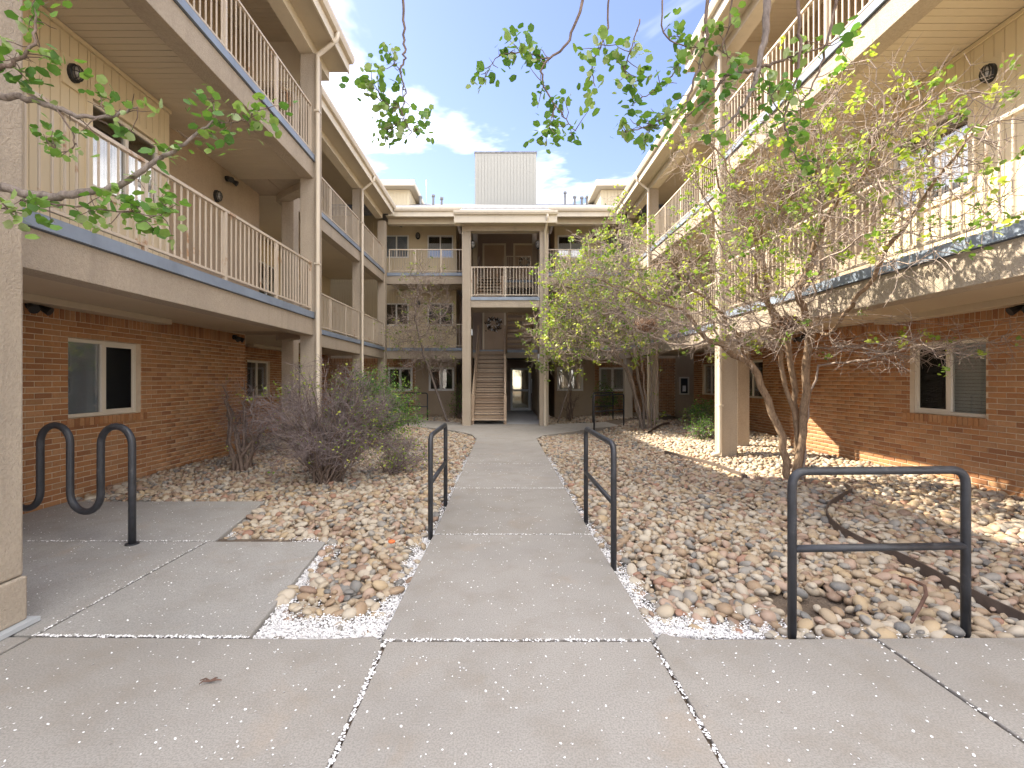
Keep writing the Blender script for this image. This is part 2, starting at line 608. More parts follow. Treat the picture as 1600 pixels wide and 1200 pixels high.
def batch(name, mat, tv, tf, mats, pos, rnd, parent=None, smooth=True, kind='stuff'):
    """one mesh of many copies: tv list of template vertex arrays (same size), tf faces (k, 3 or 4)"""
    N = len(pos)
    nv = tv[0].shape[0]
    T = np.stack([tv[i % len(tv)] for i in range(N)]) if len(tv) > 1 else np.broadcast_to(tv[0], (N, nv, 3))
    V = np.einsum('nij,nkj->nki', mats, T) + pos[:, None, :]
    tf = np.asarray(tf)
    Fc = (tf[None] + (np.arange(N) * nv)[:, None, None]).reshape(-1, tf.shape[1])
    me = bpy.data.meshes.new(name)
    me.vertices.add(N * nv)
    me.vertices.foreach_set('co', V.reshape(-1).astype(np.float32))
    me.loops.add(Fc.size)
    me.loops.foreach_set('vertex_index', Fc.reshape(-1).astype(np.int32))
    me.polygons.add(len(Fc))
    me.polygons.foreach_set('loop_start', np.arange(0, Fc.size, tf.shape[1], dtype=np.int32))
    me.polygons.foreach_set('loop_total', np.full(len(Fc), tf.shape[1], dtype=np.int32))
    if smooth: me.polygons.foreach_set('use_smooth', np.ones(len(Fc), dtype=bool))
    at = me.attributes.new('rnd', 'FLOAT', 'POINT')
    at.data.foreach_set('value', np.repeat(rnd, nv).astype(np.float32))
    me.materials.append(mat)
    me.update(calc_edges=True)
    me.validate()
    o = bpy.data.objects.new(name, me)
    place(o, parent)
    if kind: o['kind'] = kind
    return o


def rects_minus(u0, u1, z0, z1, holes):
    us = sorted({u0, u1, *[min(max(h[0], u0), u1) for h in holes], *[min(max(h[1], u0), u1) for h in holes]})
    out = []
    for a, b in zip(us[:-1], us[1:]):
        if b - a < 1e-6: continue
        m = (a + b) / 2
        hs = sorted([(h[2], h[3]) for h in holes if h[0] < m < h[1]])
        z = z0
        for h0, h1 in hs:
            if h0 > z: out.append((a, b, z, h0))
            z = max(z, h1)
        if z < z1: out.append((a, b, z, z1))
    return out


def wall(fr, parent, name, mat, u0, u1, n, z0, z1, holes=(), th=0.2):
    mb = MB()
    for a, b, c, d in rects_minus(u0, u1, z0, z1, holes):
        fr.box(mb, a, b, n - th, n, c, d)
    return mb.obj(name, mat, parent)


# ---- bricks
def brick_template(L, H, T):
    c = 0.005
    x, z = L / 2, H / 2
    v = [(-x, -T, -z), (x, -T, -z), (x, -T, z), (-x, -T, z), (-x, -c, -z), (x, -c, -z), (x, -c, z), (-x, -c, z),
         (-x + c, 0, -z + c), (x - c, 0, -z + c), (x - c, 0, z - c), (-x + c, 0, z - c)]
    f = [(0, 1, 5, 4), (1, 2, 6, 5), (2, 3, 7, 6), (3, 0, 4, 7), (4, 5, 9, 8), (5, 6, 10, 9), (6, 7, 11, 10), (7, 4, 8, 11), (8, 9, 10, 11)]
    return np.array(v), f


BL, BH, BT = 0.2032, 0.0677, 0.02


def orient(fr):
    # columns: brick x -> u axis, brick y -> n axis, z up
    if fr.k == 'L': return np.array([[0, 1, 0], [1, 0, 0], [0, 0, 1]], float)
    if fr.k == 'R': return np.array([[0, -1, 0], [1, 0, 0], [0, 0, 1]], float)
    return np.array([[1, 0, 0], [0, -1, 0], [0, 0, 1]], float)


def brick_wall(fr, wing, u0, u1, n, z0, z1, holes=(), singles_from=None, soldier=True):
    core = wall(fr, wing, 'brick_wall', MORTAR, u0, u1, n - 0.009, z0, z1 + .30, holes, 0.2)
    M = orient(fr)
    items = []                # (u, z, length, height)
    ztop = z1 - 0.2032 if soldier else z1
    row = 0
    z = ztop - BH / 2
    while z > z0 - BH:
        off = (row % 2) * BL / 2
        k0 = int(math.floor((u0 - off) / BL)) - 1
        for k in range(k0, int((u1 - u0) / BL) + k0 + 4):
            a, b = off + k * BL, off + (k + 1) * BL
            segs = [(max(a, u0), min(b, u1))]
            for h in holes:
                if h[2] - 0.01 < z < h[3] + 0.01:
                    ns = []
                    for s0, s1 in segs:
                        if s1 <= h[0] or s0 >= h[1]: ns.append((s0, s1)); continue
                        if s0 < h[0]: ns.append((s0, h[0]))
                        if s1 > h[1]: ns.append((h[1], s1))
                    segs = ns
            for s0, s1 in segs:
                if s1 - s0 > 0.035: items.append(((s0 + s1) / 2, z, s1 - s0 - 0.010, BH - 0.010))
        z -= BH
        row += 1
    if soldier:
        k = u0
        while k < u1 - 0.03:
            items.append((k + BH / 2, z1 - 0.1016, BH - 0.010, 0.193))
            k += BH
    full, ff = brick_template(1, 1, 1)
    first = []
    if singles_from is not None:
        vis = [it for it in items if it[0] > singles_from and it[1] > -0.02]
        vis.sort(key=lambda it: it[0])
        first = vis[:300]
    fs = set(id(i) for i in first)
    cache = {}
    for (u, zz, L, H) in first:
        key = (round(L, 3), round(H, 3))
        if key not in cache:
            tv, tf = brick_template(L, H, BT)
            me = bpy.data.meshes.new('brick')
            me.from_pydata([tuple(M @ v) for v in tv], [], tf if np.linalg.det(M) > 0 else [q[::-1] for q in tf])
            me.materials.append(BRICK)
            cache[key] = me
        inst('brick', cache[key], fr.pt(u, n + random.uniform(-0.002, 0.002), zz), core,
             rot=(random.uniform(-0.004, 0.004), random.uniform(-0.004, 0.004), random.uniform(-0.006, 0.006)))
    rest = [it for it in items if id(it) not in fs]
    if rest:
        mats, pos, rn = [], [], []
        tvs = []
        V = []
        for (u, zz, L, H) in rest:
            tv, tf = brick_template(L, H, BT)
            tvs.append(tv)
            pos.append(tuple(fr.pt(u, n + random.uniform(-0.002, 0.002), zz)))
            rn.append(random.random())
        mats = np.broadcast_to(M, (len(rest), 3, 3))
        tf2 = tf if np.linalg.det(M) > 0 else [q[::-1] for q in tf]
        batch('brick_courses', BRICKS, tvs, tf2, mats, np.array(pos), np.array(rn), core, smooth=False)
    return core


def brick_sill(fr, core, u0, u1, n, ztop):
    """rowlock bricks under a window, proud of the wall"""
    k = u0 - 0.02
    me = MB()
    fr0 = Fr(fr.k)
    fr0.box(me, -BH / 2 + 0.005, BH / 2 - 0.005, -0.06, 0.03, -0.10, 0.0)
    m = me.mesh('sill_brick', BRICK)
    while k < u1 + 0.02:
        inst('sill_brick', m, fr.pt(k + BH / 2, n, ztop + random.uniform(-0.002, 0.002)), core)
        k += BH


# ---- siding boards (vertical, with a groove between) as single pieces or one field
def boards(fr, parent, u0, u1, n, z0, z1, holes=(), pitch=0.107, mat=SIDING, single=True, name='siding_board', single_to=None):
    th = 0.018
    k = u0
    fld = MB()
    cache = {}
    while k < u1 - 0.005:
        e = min(k + pitch, u1)
        for a, b, c, d in rects_minus(k, e, z0, z1, holes):
            if b - a < 0.008: continue
            g = 0.004
            if single and (single_to is None or k < single_to):
                key = (round(b - a, 3), round(d - c, 3))
                if key not in cache:
                    mb = MB()
                    fr.box(mb, -(b - a) / 2 + g, (b - a) / 2 - g, 0.0, th, 0, d - c)
                    cache[key] = mb.mesh(name, mat)
                inst(name, cache[key], fr.pt((a + b) / 2, n, c), parent)
            else:
                fr.box(fld, a + g, b - g, n, n + th, c, d)
        k = e
    if fld.v: fld.obj(name + '_field', mat, parent, kind='stuff')


def soffit(fr, parent, u0, u1, n0, n1, z, pitch=0.1, single_to=None, mat=SOFFIT):
    """underside boards running across the balcony"""
    fld = MB()
    k = u0
    mb = MB(); fr.box(mb, 0.003, pitch - 0.003, n0, n1, -0.012, 0)
    me = None
    while k < u1 - 0.02:
        e = min(k + pitch, u1)
        if single_to is not None and k < single_to and e - k > pitch - 1e-4:
            if me is None: me = mb.mesh('soffit_board', mat)
            o = inst('soffit_board', me, fr.pt(k, 0, z), parent)
        else:
            fr.box(fld, k + 0.003, e - 0.003, n0, n1, z - 0.012, z)
        k = e
    if fld.v: fld.obj('soffit_board_field', mat, parent, kind='stuff')


# ---- windows
def window(fr, wing, u0, u1, z0, z1, n, mat=FRAME, fw=0.045, recess=0.05, inside='dark', screen=None, split=True, half=None):
    """sliding window set in an opening; frame is the part, panes and blinds its pieces"""
    w = MB()
    a, b = n - recess - 0.05, n - recess
    fr.box(w, u0, u0 + fw, a, b, z0, z1)
    fr.box(w, u1 - fw, u1, a, b, z0, z1)
    fr.box(w, u0 + fw, u1 - fw, a, b, z0, z0 + fw)
    fr.box(w, u0 + fw, u1 - fw, a, b, z1 - fw, z1)
    um = (u0 + u1) / 2
    if split: fr.box(w, um - fw * 0.55, um + fw * 0.55, a, b + 0.004, z0 + fw, z1 - fw)
    o = w.obj('window', mat, wing, bevel=0.004)
    spans = [(u0 + fw, um - fw * 0.55), (um + fw * 0.55, u1 - fw)] if split else [(u0 + fw, u1 - fw)]
    for i, (s0, s1) in enumerate(spans):
        g = MB(); fr.box(g, s0, s1, a + 0.020, a + 0.026, z0 + fw, z1 - fw)
        g.obj('pane', GLASS, o)
        if screen == i:
            g = MB(); fr.box(g, s0 + 0.03, s1 - 0.03, b - 0.012, b - 0.010, z0 + fw + 0.03, z1 - fw - 0.03)
            g.obj('insect_screen', SCREEN, o)
            g = MB()
            for q in ((s0 + 0.004, s0 + 0.03, z0 + fw, z1 - fw), (s1 - 0.03, s1 - 0.004, z0 + fw, z1 - fw),
                      (s0 + 0.03, s1 - 0.03, z0 + fw, z0 + fw + 0.03), (s0 + 0.03, s1 - 0.03, z1 - fw - 0.03, z1 - fw)):
                fr.box(g, q[0], q[1], b - 0.018, b - 0.006, q[2], q[3])
            g.obj('screen_frame', mat, o)
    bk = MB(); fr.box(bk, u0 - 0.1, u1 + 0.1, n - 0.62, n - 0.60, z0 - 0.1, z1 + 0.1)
    bk.obj('room_shade_sheet', DARK, o)  # near-black sheet; the unlit room's shade is put into its colour
    if inside == 'blind':
        k = z0 + 0.02
        sm = MB()
        p = fr.pt(0, n - recess - 0.11, 0)
        fr.box(sm, u0 + 0.02, u1 - 0.02, -0.004, 0.004, 0, 0.043)
        me = sm.mesh('blind_slat', BLIND)
        while k < z1 - 0.05:
            off = fr.pt(0, n - recess - 0.10, k)
            base = fr.pt(0, 0, 0)
            q = inst('blind_slat', me, off - base, o)
            ang = 0.30
            if fr.k == 'L': q.rotation_euler = (0, ang, 0)
            elif fr.k == 'R': q.rotation_euler = (0, -ang, 0)
            else: q.rotation_euler = (ang, 0, 0)
            k += 0.046
    elif inside == 'curtain':
        cm = MB()
        frac = half or 1.0
        ztop = z0 + (z1 - z0) * frac
        N = 40
        for k in range(N):
            ua = u0 + 0.02 + (u1 - u0 - 0.04) * k / N
            ub = u0 + 0.02 + (u1 - u0 - 0.04) * (k + 1) / N
            off = 0.012 * math.sin(k * 1.7)
            fr.box(cm, ua, ub - 0.001, n - recess - 0.085 + off, n - recess - 0.08 + off, z0, ztop)
        cm.obj('curtain', CURTAIN, o)
    elif inside == 'shade':
        cm = MB(); fr.box(cm, u0 + 0.02, u1 - 0.02, n - recess - 0.075, n - recess - 0.07, z0 + (z1 - z0) * (1 - (half or 1.0)), z1 - 0.01)
        cm.obj('roller_shade', CURTAIN_B, o)
    return o


# ---- railings
BAL = MB().box(-0.007, 0.007, -0.007, 0.007, 0, 1).mesh('baluster', RAIL)
POST = MB().box(-0.02, 0.02, -0.02, 0.02, 0, 1).mesh('rail_post', RAIL)


def railing(parent, p, q, floor, height=0.92, pitch=0.1016, post=1.22, single=True, end_posts=(True, True)):
    p, q = Vector((p[0], p[1], 0)), Vector((q[0], q[1], 0))
    L = (q - p).length
    d = (q - p) / L
    mb = MB()
    zt, zb = floor + height, floor + 0.075
    mb.beam(p + Vector((0, 0, zt - 0.018)), q + Vector((0, 0, zt - 0.018)), 0.045, 0.036)
    o = mb.obj('railing', RAIL, parent, bevel=0.004)
    lo = MB()
    lo.beam(p + Vector((0, 0, zb)), q + Vector((0, 0, zb)), 0.035, 0.028)
    lo.obj('bottom_rail', RAIL, o, bevel=0.003)
    ang = math.atan2(d.y, d.x)
    npost = max(1, round(L / post))
    us = [L * i / npost for i in range(npost + 1)]
    for i, u in enumerate(us):
        if (i == 0 and not end_posts[0]) or (i == npost and not end_posts[1]): continue
        u2 = min(max(u, 0.02), L - 0.02)
        w = p + d * u2
        inst('rail_post', POST, (w.x, w.y, floor - 0.05), o, scale=(1, 1, height + 0.015), rot=(0, 0, ang))
    n = int(L / pitch)
    fld = MB()
    for i in range(1, n):
        u = L * i / n
        if min(abs(u - x) for x in us) < 0.03: continue
        w = p + d * u
        if single:
            inst('baluster', BAL, (w.x, w.y, zb), o, scale=(1, 1, zt - 0.036 - zb), rot=(0, 0, ang + random.uniform(-.03, .03)))
        else:
            fld.box(w.x - 0.007, w.x + 0.007, w.y - 0.007, w.y + 0.007, zb, zt - 0.036)
    if fld.v: fld.obj('baluster_row', RAIL, o, kind='stuff')
    return o


def wall_lamp(parent, pos, nrm, s=1.0):
    """oval caged bulkhead lamp"""
    nrm = Vector(nrm).normalized()
    side = nrm.cross(Vector((0, 0, 1))).normalized()
    up = Vector((0, 0, 1))
    pos = Vector(pos)

    def ring(hw, hh, dep, k=14):
        return [pos + side * (hw * math.cos(2 * math.pi * i / k)) + up * (hh * math.sin(2 * math.pi * i / k) * (1.0)) + nrm * dep for i in range(k)]

    def loft(rings, close=True):
        m = MB(); k = len(rings[0])
        for r in rings: m.v += [tuple(v) for v in r]
        for i in range(len(rings) - 1):
            for j in range(k):
                m.f.append((i * k + j, i * k + (j + 1) % k, (i + 1) * k + (j + 1) % k, (i + 1) * k + j))
        m.f.append(tuple(reversed(range(k)))); m.f.append(tuple((len(rings) - 1) * k + j for j in range(k)))
        return m
    b = loft([ring(.085 * s, .125 * s, 0), ring(.085 * s, .125 * s, .045 * s), ring(.072 * s, .11 * s, .055 * s)])
    o = b.obj('wall_lamp', BLACKPL, parent, bevel=0.002)
    loft([ring(.066 * s, .10 * s, .05 * s), ring(.06 * s, .092 * s, .085 * s), ring(.035 * s, .06 * s, .11 * s), ring(.01 * s, .02 * s, .115 * s)]).obj('lens', LENS, o, smooth=True)
    cg = MB()
    r = [v for v in ring(.068 * s, .103 * s, .085 * s)]
    cg.tube(r + [r[0]], .006 * s, 5, False)
    for sd in (-0.03, 0.0, 0.03):
        h = .10 * math.sqrt(max(0.05, 1 - (sd / .07) ** 2)) * s
        cg.tube([pos + side * sd * s + up * -h + nrm * .05 * s, pos + side * sd * s + up * -h * .8 + nrm * .105 * s, pos + side * sd * s + nrm * .125 * s,
                 pos + side * sd * s + up * h * .8 + nrm * .105 * s, pos + side * sd * s + up * h + nrm * .05 * s], .005 * s, 5, False)
    cg.tube([pos + side * -.07 * s + nrm * .05 * s, pos + side * -.05 * s + nrm * .11 * s, pos + nrm * .125 * s, pos + side * .05 * s + nrm * .11 * s, pos + side * .07 * s + nrm * .05 * s], .005 * s, 5, False)
    cg.obj('cage', BLACKPL, o, smooth=True)
    return o


def flood_lamp(parent, pos, nrm):
    pos, nrm = Vector(pos), Vector(nrm).normalized()
    m = MB()
    m.tube([pos, pos + nrm * .05], .05, 10)
    side = nrm.cross(Vector((0, 0, 1)))
    for s in (-1, 1):
        a = pos + nrm * .05 + side * (.05 * s)
        b = a + nrm * .10 + side * (.04 * s) + Vector((0, 0, -.06))
        m.tube([pos + nrm * .04, a, a + (b - a) * .25, b], [.012, .018, .03, .052], 10)
    return m.obj('flood_lamp', BLACKPL, parent, smooth=False)


def fprism(fr, mb, poly_nz, u0, u1):
    """extrude an outline in the (n, z) plane along u"""
    b = len(mb.v); n = len(poly_nz)
    for u in (u0, u1):
        for (nn, z) in poly_nz: mb.v.append(tuple(fr.pt(u, nn, z)))
    mb.f.append(tuple(b + i for i in range(n))); mb.f.append(tuple(b + n + i for i in range(n - 1, -1, -1)))
    for i in range(n):
        j = (i + 1) % n
        mb.f.append((b + i, b + n + i, b + n + j, b + j))
    return mb


def recalc(o):
    import bmesh
    bm = bmesh.new(); bm.from_mesh(o.data)
    bmesh.ops.recalc_face_normals(bm, faces=bm.faces)
    bm.to_mesh(o.data); bm.free()
    return o


F2, F3 = 2.735, 5.635
SL = 0.41           # roof slope


def roof_edge(fr, wing, u0, u1, edge, back, down_at=(), end=None):
    """roof sheet, fascia board, gutter, flat ceiling and edge beam for one stretch"""
    out = edge + 0.40
    m = MB()
    fprism(fr, m, [(out, 7.90), (out, 8.0), (back, 8.0 + SL * (out - back)), (back, 8.23), (out - .80, 8.23)], u0, u1)
    recalc(m.obj('roof', SHINGLE, wing))
    m = MB(); fr.box(m, u0, u1, out - 0.03, out, 7.67, 7.897)
    m.obj('roof_fascia', TRIM, wing)
    m = MB()
    fprism(fr, m, [(out + .002, 7.99), (out + .002, 7.86), (out + .07, 7.86), (out + .105, 7.93), (out + .105, 7.99), (out + .095, 7.99), (out + .09, 7.94), (out + .065, 7.875), (out + .012, 7.875), (out + .012, 7.99)], u0, u1)
    recalc(m.obj('gutter', GUTTER, wing))
    m = MB(); fr.box(m, u0 + .005, u1 - .005, edge - .001, out - 0.031, 7.70, 7.72)
    m.obj('eave_soffit', SOFFIT, wing)
    m = MB(); fr.box(m, u0 + .01, u1 - .01, edge - 0.25, edge - 0.003, 7.52, 8.0)
    m.obj('eave_beam', TRIM, wing)


def downspout(wing, fr, u, edge, n_col, ztop=7.88, zbot=0.1):
    m = MB()
    a = fr.pt(u, edge + 0.455, ztop)
    b = fr.pt(u, edge + 0.45, ztop - 0.12)
    c = fr.pt(u, edge + 0.25, ztop - 0.30)
    d = fr.pt(u, n_col + 0.045, ztop - 0.42)
    e = fr.pt(u, n_col + 0.045, ztop - 0.55)
    g = fr.pt(u, n_col + 0.045, zbot + 0.12)
    h = fr.pt(u, n_col + 0.06, zbot + 0.03)
    i = fr.pt(u, n_col + 0.20, zbot)
    m.tube([a, b, c, d, e, g, h, i], 0.04, 8)
    o = m.obj('downspout', GUTTER, wing, smooth=True)
    for z in (1.0, 3.6, 6.4):
        s = MB(); fr.box(s, u - .06, u + .06, n_col + .003, n_col + .088, z, z + .03)
        s.obj('strap', GUTTER, o)


def floor_edge(fr, wing, u0, u1, back, edge, top, plain=False, single_to=None):
    """balcony floor: slab, stucco fascia beam, blue flashing with lip, underside"""
    m = MB(); fr.box(m, u0, u1, back, edge - 0.02, top - 0.30, top - 0.015)
    m.obj('floor_slab', STUCCO, wing)
    m = MB(); fr.box(m, u0, u1, edge - 0.24, edge - 0.001, top - 0.43, top - 0.112)
    m.obj('fascia_beam', STUCCO, wing, bevel=0.006)
    m = MB(); fr.box(m, u0, u1, edge - 0.03, edge + 0.022, top - 0.105, top)
    m.obj('edge_flashing', BLUE, wing)
    m = MB(); fr.box(m, u0, u1, edge - 0.02, edge + 0.034, top - 0.118, top - 0.106)
    m.obj('flashing_lip_and_shade', BLUE, wing)
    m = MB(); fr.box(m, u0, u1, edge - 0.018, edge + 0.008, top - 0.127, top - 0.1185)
    m.obj('flashing_shade_strip', LIPSHADE, wing)  # dark strip; the shade beneath the lip is put into its colour
    if plain:
        m = MB(); fr.box(m, u0, u1, back, edge - 0.241, top - 0.322, top - 0.302)
        m.obj('soffit_panel', SOFFIT, wing)
    else:
        soffit(fr, wing, u0, u1, back, edge - 0.242, top - 0.302, single_to=single_to)


def column(wing, fr, u0, u1, n0, n1, z1, z0=-0.15):
    m = MB(); fr.box(m, u0, u1, n0, n1, z0, z1)
    return m.obj('column', STUCCO, wing, bevel=0.012)


# ------------------------------------------------------------------ side wings
def side_wing(fr, label, edge1, wall1, siding, stucco, edge2, wall2, colx, ustart, sec2_end, win1, inside1, single_from, post0):
    s = 1 if fr.k == 'L' else -1
    w = thing('apartment_wing', label, 'apartment building', fr.pt(6, wall1, 0))
    # ground floor, near stretch: brick with one sliding window
    a, b = win1
    hole = (a, b, 1.005, 2.01)
    core = brick_wall(fr, w, ustart, 9.43, wall1, -0.2, 2.415, [hole], singles_from=single_from)
    brick_sill(fr, core, a, b, wall1, 1.003)
    window(fr, w, a + .004, b - .004, 1.008, 2.007, wall1, inside=inside1, screen=1, recess=0.07)
    wall(fr, w, 'return_wall', STUCCO_D, 9.2, 9.43, wall1 - 0.22, -0.2, 2.71, th=abs(wall2 - wall1) + 0.3)
    # ground floor, far stretch
    h2 = [(11.75, 12.9, 1.0, 2.0), (14.25, 15.3, 1.0, 2.0)]
    c2 = brick_wall(fr, w, 9.435, sec2_end, wall2, -0.2, 2.415, h2)
    for h in h2:
        brick_sill(fr, c2, h[0], h[1], wall2, 0.998)
        window(fr, w, h[0] + .004, h[1] - .004, 1.004, 1.997, wall2, recess=0.06)
    # upper floors, near stretch: cream siding bay then stucco
    for fl, top in ((F2, 5.31), (F3, 8.2)):
        wa, wb = (5.24, 6.3)
        hs = [(wa, wb, fl + 0.98, fl + 2.0)]
        core = wall(fr, w, 'siding_wall', SIDING, ustart, 6.48, siding - 0.018, fl - 0.02, top + .30, hs, th=abs(stucco - siding) + 0.15)
        boards(fr, core, ustart, 6.48, siding - 0.018, fl - 0.02, top - 0.05, hs, single_to=8.0 if fl == F2 else 0)
        m = MB(); fr.box(m, ustart, 6.48, siding, siding + 0.03, top - 0.045, top - 0.001)
        m.obj('siding_cap', SIDING, core)
        t = MB()
        for q in ((wa - .07, wa, fl + .91, fl + 2.07), (wb, wb + .07, fl + .91, fl + 2.07), (wa, wb, fl + 2.0, fl + 2.07), (wa, wb, fl + .91, fl + .98)):
            fr.box(t, q[0], q[1], siding - .01, siding + 0.028, q[2], q[3])
        t.obj('window_trim', SIDING, core)
        window(fr, w, wa + .003, wb - .003, fl + .983, fl + 1.997, siding, recess=0.02, inside='curtain', half=0.72)
        wall(fr, w, 'stucco_wall', STUCCO_D, 6.485, 9.43, stucco - .003, fl - 0.02, top + .30)
        wall(fr, w, 'return_wall', STUCCO_D, 9.2, 9.43, stucco - 0.22, fl - 0.02, top + .30, th=abs(wall2 - stucco) + 0.3)
        hs = [(12.15, 13.25, fl + 1.02, fl + 2.0), (14.6, 15.6, fl + 1.02, fl + 2.0)]
        core = wall(fr, w, 'siding_wall', SIDING, 9.435, sec2_end, wall2 - .018, fl - .02, top + .30, hs)
        boards(fr, core, 9.435, sec2_end, wall2 - .018, fl - .02, top - .01, hs, single=False)
        for h in hs:
            window(fr, w, h[0] + .003, h[1] - .003, h[2] + .003, h[3] - .003, wall2, recess=0.0, inside='dark', mat=FRAMEW)
        # balcony floors
        floor_edge(fr, w, ustart, 8.70, min(wall1, stucco), edge1, fl, plain=(fl == F2), single_to=7.2 if fl == F3 else None)
        floor_edge(fr, w, 9.501, 17.35, wall2, edge2, fl, plain=(fl == F2))
        tri = MB()
        P = [fr.pt(8.702, edge2, 0), fr.pt(8.702, edge1 - .02, 0), fr.pt(9.50, edge2 - .02, 0)]
        m = MB(); fr.box(m, 8.703, 9.5, wall2, edge2 - 0.02, fl - .30, fl - .016); m.obj('floor_slab', STUCCO, w)
        tri.prism([(p.x, p.y) for p in P], fl - .30, fl - .017); tri.obj('corner_slab', STUCCO, w)
        pa, pb = fr.pt(8.71, edge1 - .10, 0), fr.pt(9.50, edge2 - .10, 0)
        m = MB(); m.beam(pa + Vector((0, 0, fl - .272)), pb + Vector((0, 0, fl - .272)), 0.22, 0.315); m.obj('corner_beam', STUCCO, w, bevel=0.006)
        m = MB(); m.beam(fr.pt(8.70, edge1 + .0, fl - .053), fr.pt(9.52, edge2 + .0, fl - .053), 0.05, 0.104); m.obj('corner_flashing', BLUE, w)
        # railings
        railing(w, fr.pt(ustart, edge1 - .04, 0)[:2], fr.pt(8.39, edge1 - .04, 0)[:2], fl, post=1.215)
        railing(w, fr.pt(9.62, edge2 - .04, 0)[:2], fr.pt(14.3, edge2 - .04, 0)[:2], fl, post=1.2, single=(fl == F2))
        railing(w, fr.pt(14.62, edge2 - .04, 0)[:2], fr.pt(17.2, edge2 - .04, 0)[:2], fl, post=1.2, single=False)
        # ceiling of the top floor
    m = MB(); fr.box(m, ustart, 9.2, stucco, edge1 - .26, 8.2, 8.22); m.obj('ceiling_panel', SOFFIT, w)
    soffit(fr, w, ustart, 9.2, stucco, edge1 - .252, 8.19)
    m = MB(); fr.box(m, 9.202, 17.34, wall2, edge2 - .26, 8.2, 8.22); m.obj('ceiling_panel', SOFFIT, w)
    soffit(fr, w, 9.202, 17.34, wall2, edge2 - .252, 8.19)
    # columns
    column(w, fr, 8.40, 8.68, edge1 - 0.25, edge1 + 0.045, 7.52)
    column(w, fr, 9.50, 9.74, colx - 0.13, colx + 0.13, 7.52)
    for u in (14.32, 17.2):
        column(w, fr, u, u + 0.27, edge2 - 0.25, edge2 + 0.04, 7.52)
    # roof
    roof_edge(fr, w, ustart, 9.20, edge1, edge1 - 6)
    roof_edge(fr, w, 9.205, 17.0, edge2, edge2 - 7)
    m = MB(); out = edge2 + .4
    fprism(fr, m, [(out - .2, 7.98), (out - .2, 8.08), (edge2 - 7, 8.0 + SL * (out - edge2 + 7)), (edge2 - 7, 7.86 + SL * (out - edge2 + 7))], 17.002, 25)
    recalc(m.obj('roof', SHINGLE, w))
    m = MB(); fr.box(m, 9.0, 9.199, stucco, edge1 - .252, 7.40, 8.178); m.obj('end_beam', TRIM, w)
    wall(fr, w, 'rear_wall', STUCCO, ustart, 24.0, edge2 - 5.5, -.2, 8.6, th=.2)
    wall(fr, w, 'end_wall', STUCCO, ustart, ustart + .2, wall1 - .25, -.2, 8.6, th=abs(edge2 - 5.5 - wall1) - .26)
    downspout(w, fr, 8.37, edge1, edge1 + 0.045)
    downspout(w, fr, 14.28, edge2, edge2 + 0.04)
    # trim boxes under the balcony
    m = MB(); fr.box(m, ustart, 7.0, wall1 + .012, wall1 + .24, 2.335, 2.412); m.obj('soffit_trim_box', SOFFIT, w, bevel=.004)
    m = MB(); fr.box(m, 11.6, 14.6, wall2 + .012, wall2 + .24, 2.335, 2.412); m.obj('soffit_trim_box', SOFFIT, w)
    # lamps
    nv = (s, 0, 0)
    m = MB(); fr.box(m, 4.88, 5.10, siding + .002, siding + .03, F2 + 1.95, F2 + 2.27); m.obj('lamp_plate', SIDING, w)
    wall_lamp(w, fr.pt(4.99, siding + .03, F2 + 2.11), nv, .82)
    wall_lamp(w, fr.pt(8.0, stucco, F2 + 1.98), nv, .85)
    wall_lamp(w, fr.pt(11.2, wall2 + .01, F2 + 1.95), nv, .85)
    wall_lamp(w, fr.pt(11.2, wall2 + .01, F3 + 1.95), nv, .85)
    flood_lamp(w, fr.pt(8.3, stucco, F2 + 2.42), nv)
    flood_lamp(w, fr.pt(9.0, wall1, 2.33), nv)
    flood_lamp(w, fr.pt(5.12, wall1, 2.32), nv)
    return w


LW = side_wing(FL, 'left three-storey apartment wing, brick below and cream siding above, behind the bike rack', -3.5, -5.33, -4.75, -5.05,
               -4.5, -6.6, -4.5, 0.6, 17.4, (5.585, 6.70), 'shade', 5.03, 2.3)
RW = side_wing(FR_, 'right three-storey apartment wing, brick below and cream siding above, behind the twiggy trees', -4.08, -5.95, -5.38, -5.68,
               -4.65, -6.7, -5.02, 0.6, 16.0, (5.615, 6.66), 'blind', 5.15, 3.5)

# big stucco pillar at the left edge
pil = thing('stucco_pillar', 'wide tan stucco pillar cut by the left edge of the view', 'pillar', (-3.2, 2.0, 0))
m = MB(); m.box(-3.48, -2.905, 0.9, 2.76, 0.30, 8.1); m.obj('shaft', STUCCO, pil, bevel=0.015)
m = MB(); m.box(-3.49, -2.89, 0.89, 2.768, 0.03, 0.296); m.obj('base', STUCCO, pil, bevel=0.012)
m = MB(); m.prism([(-3.5, .86), (-2.845, .86), (-2.845, 2.80), (-3.5, 2.80)], 0.004, 0.03); m.obj('base_flashing', GREYBOX, pil)

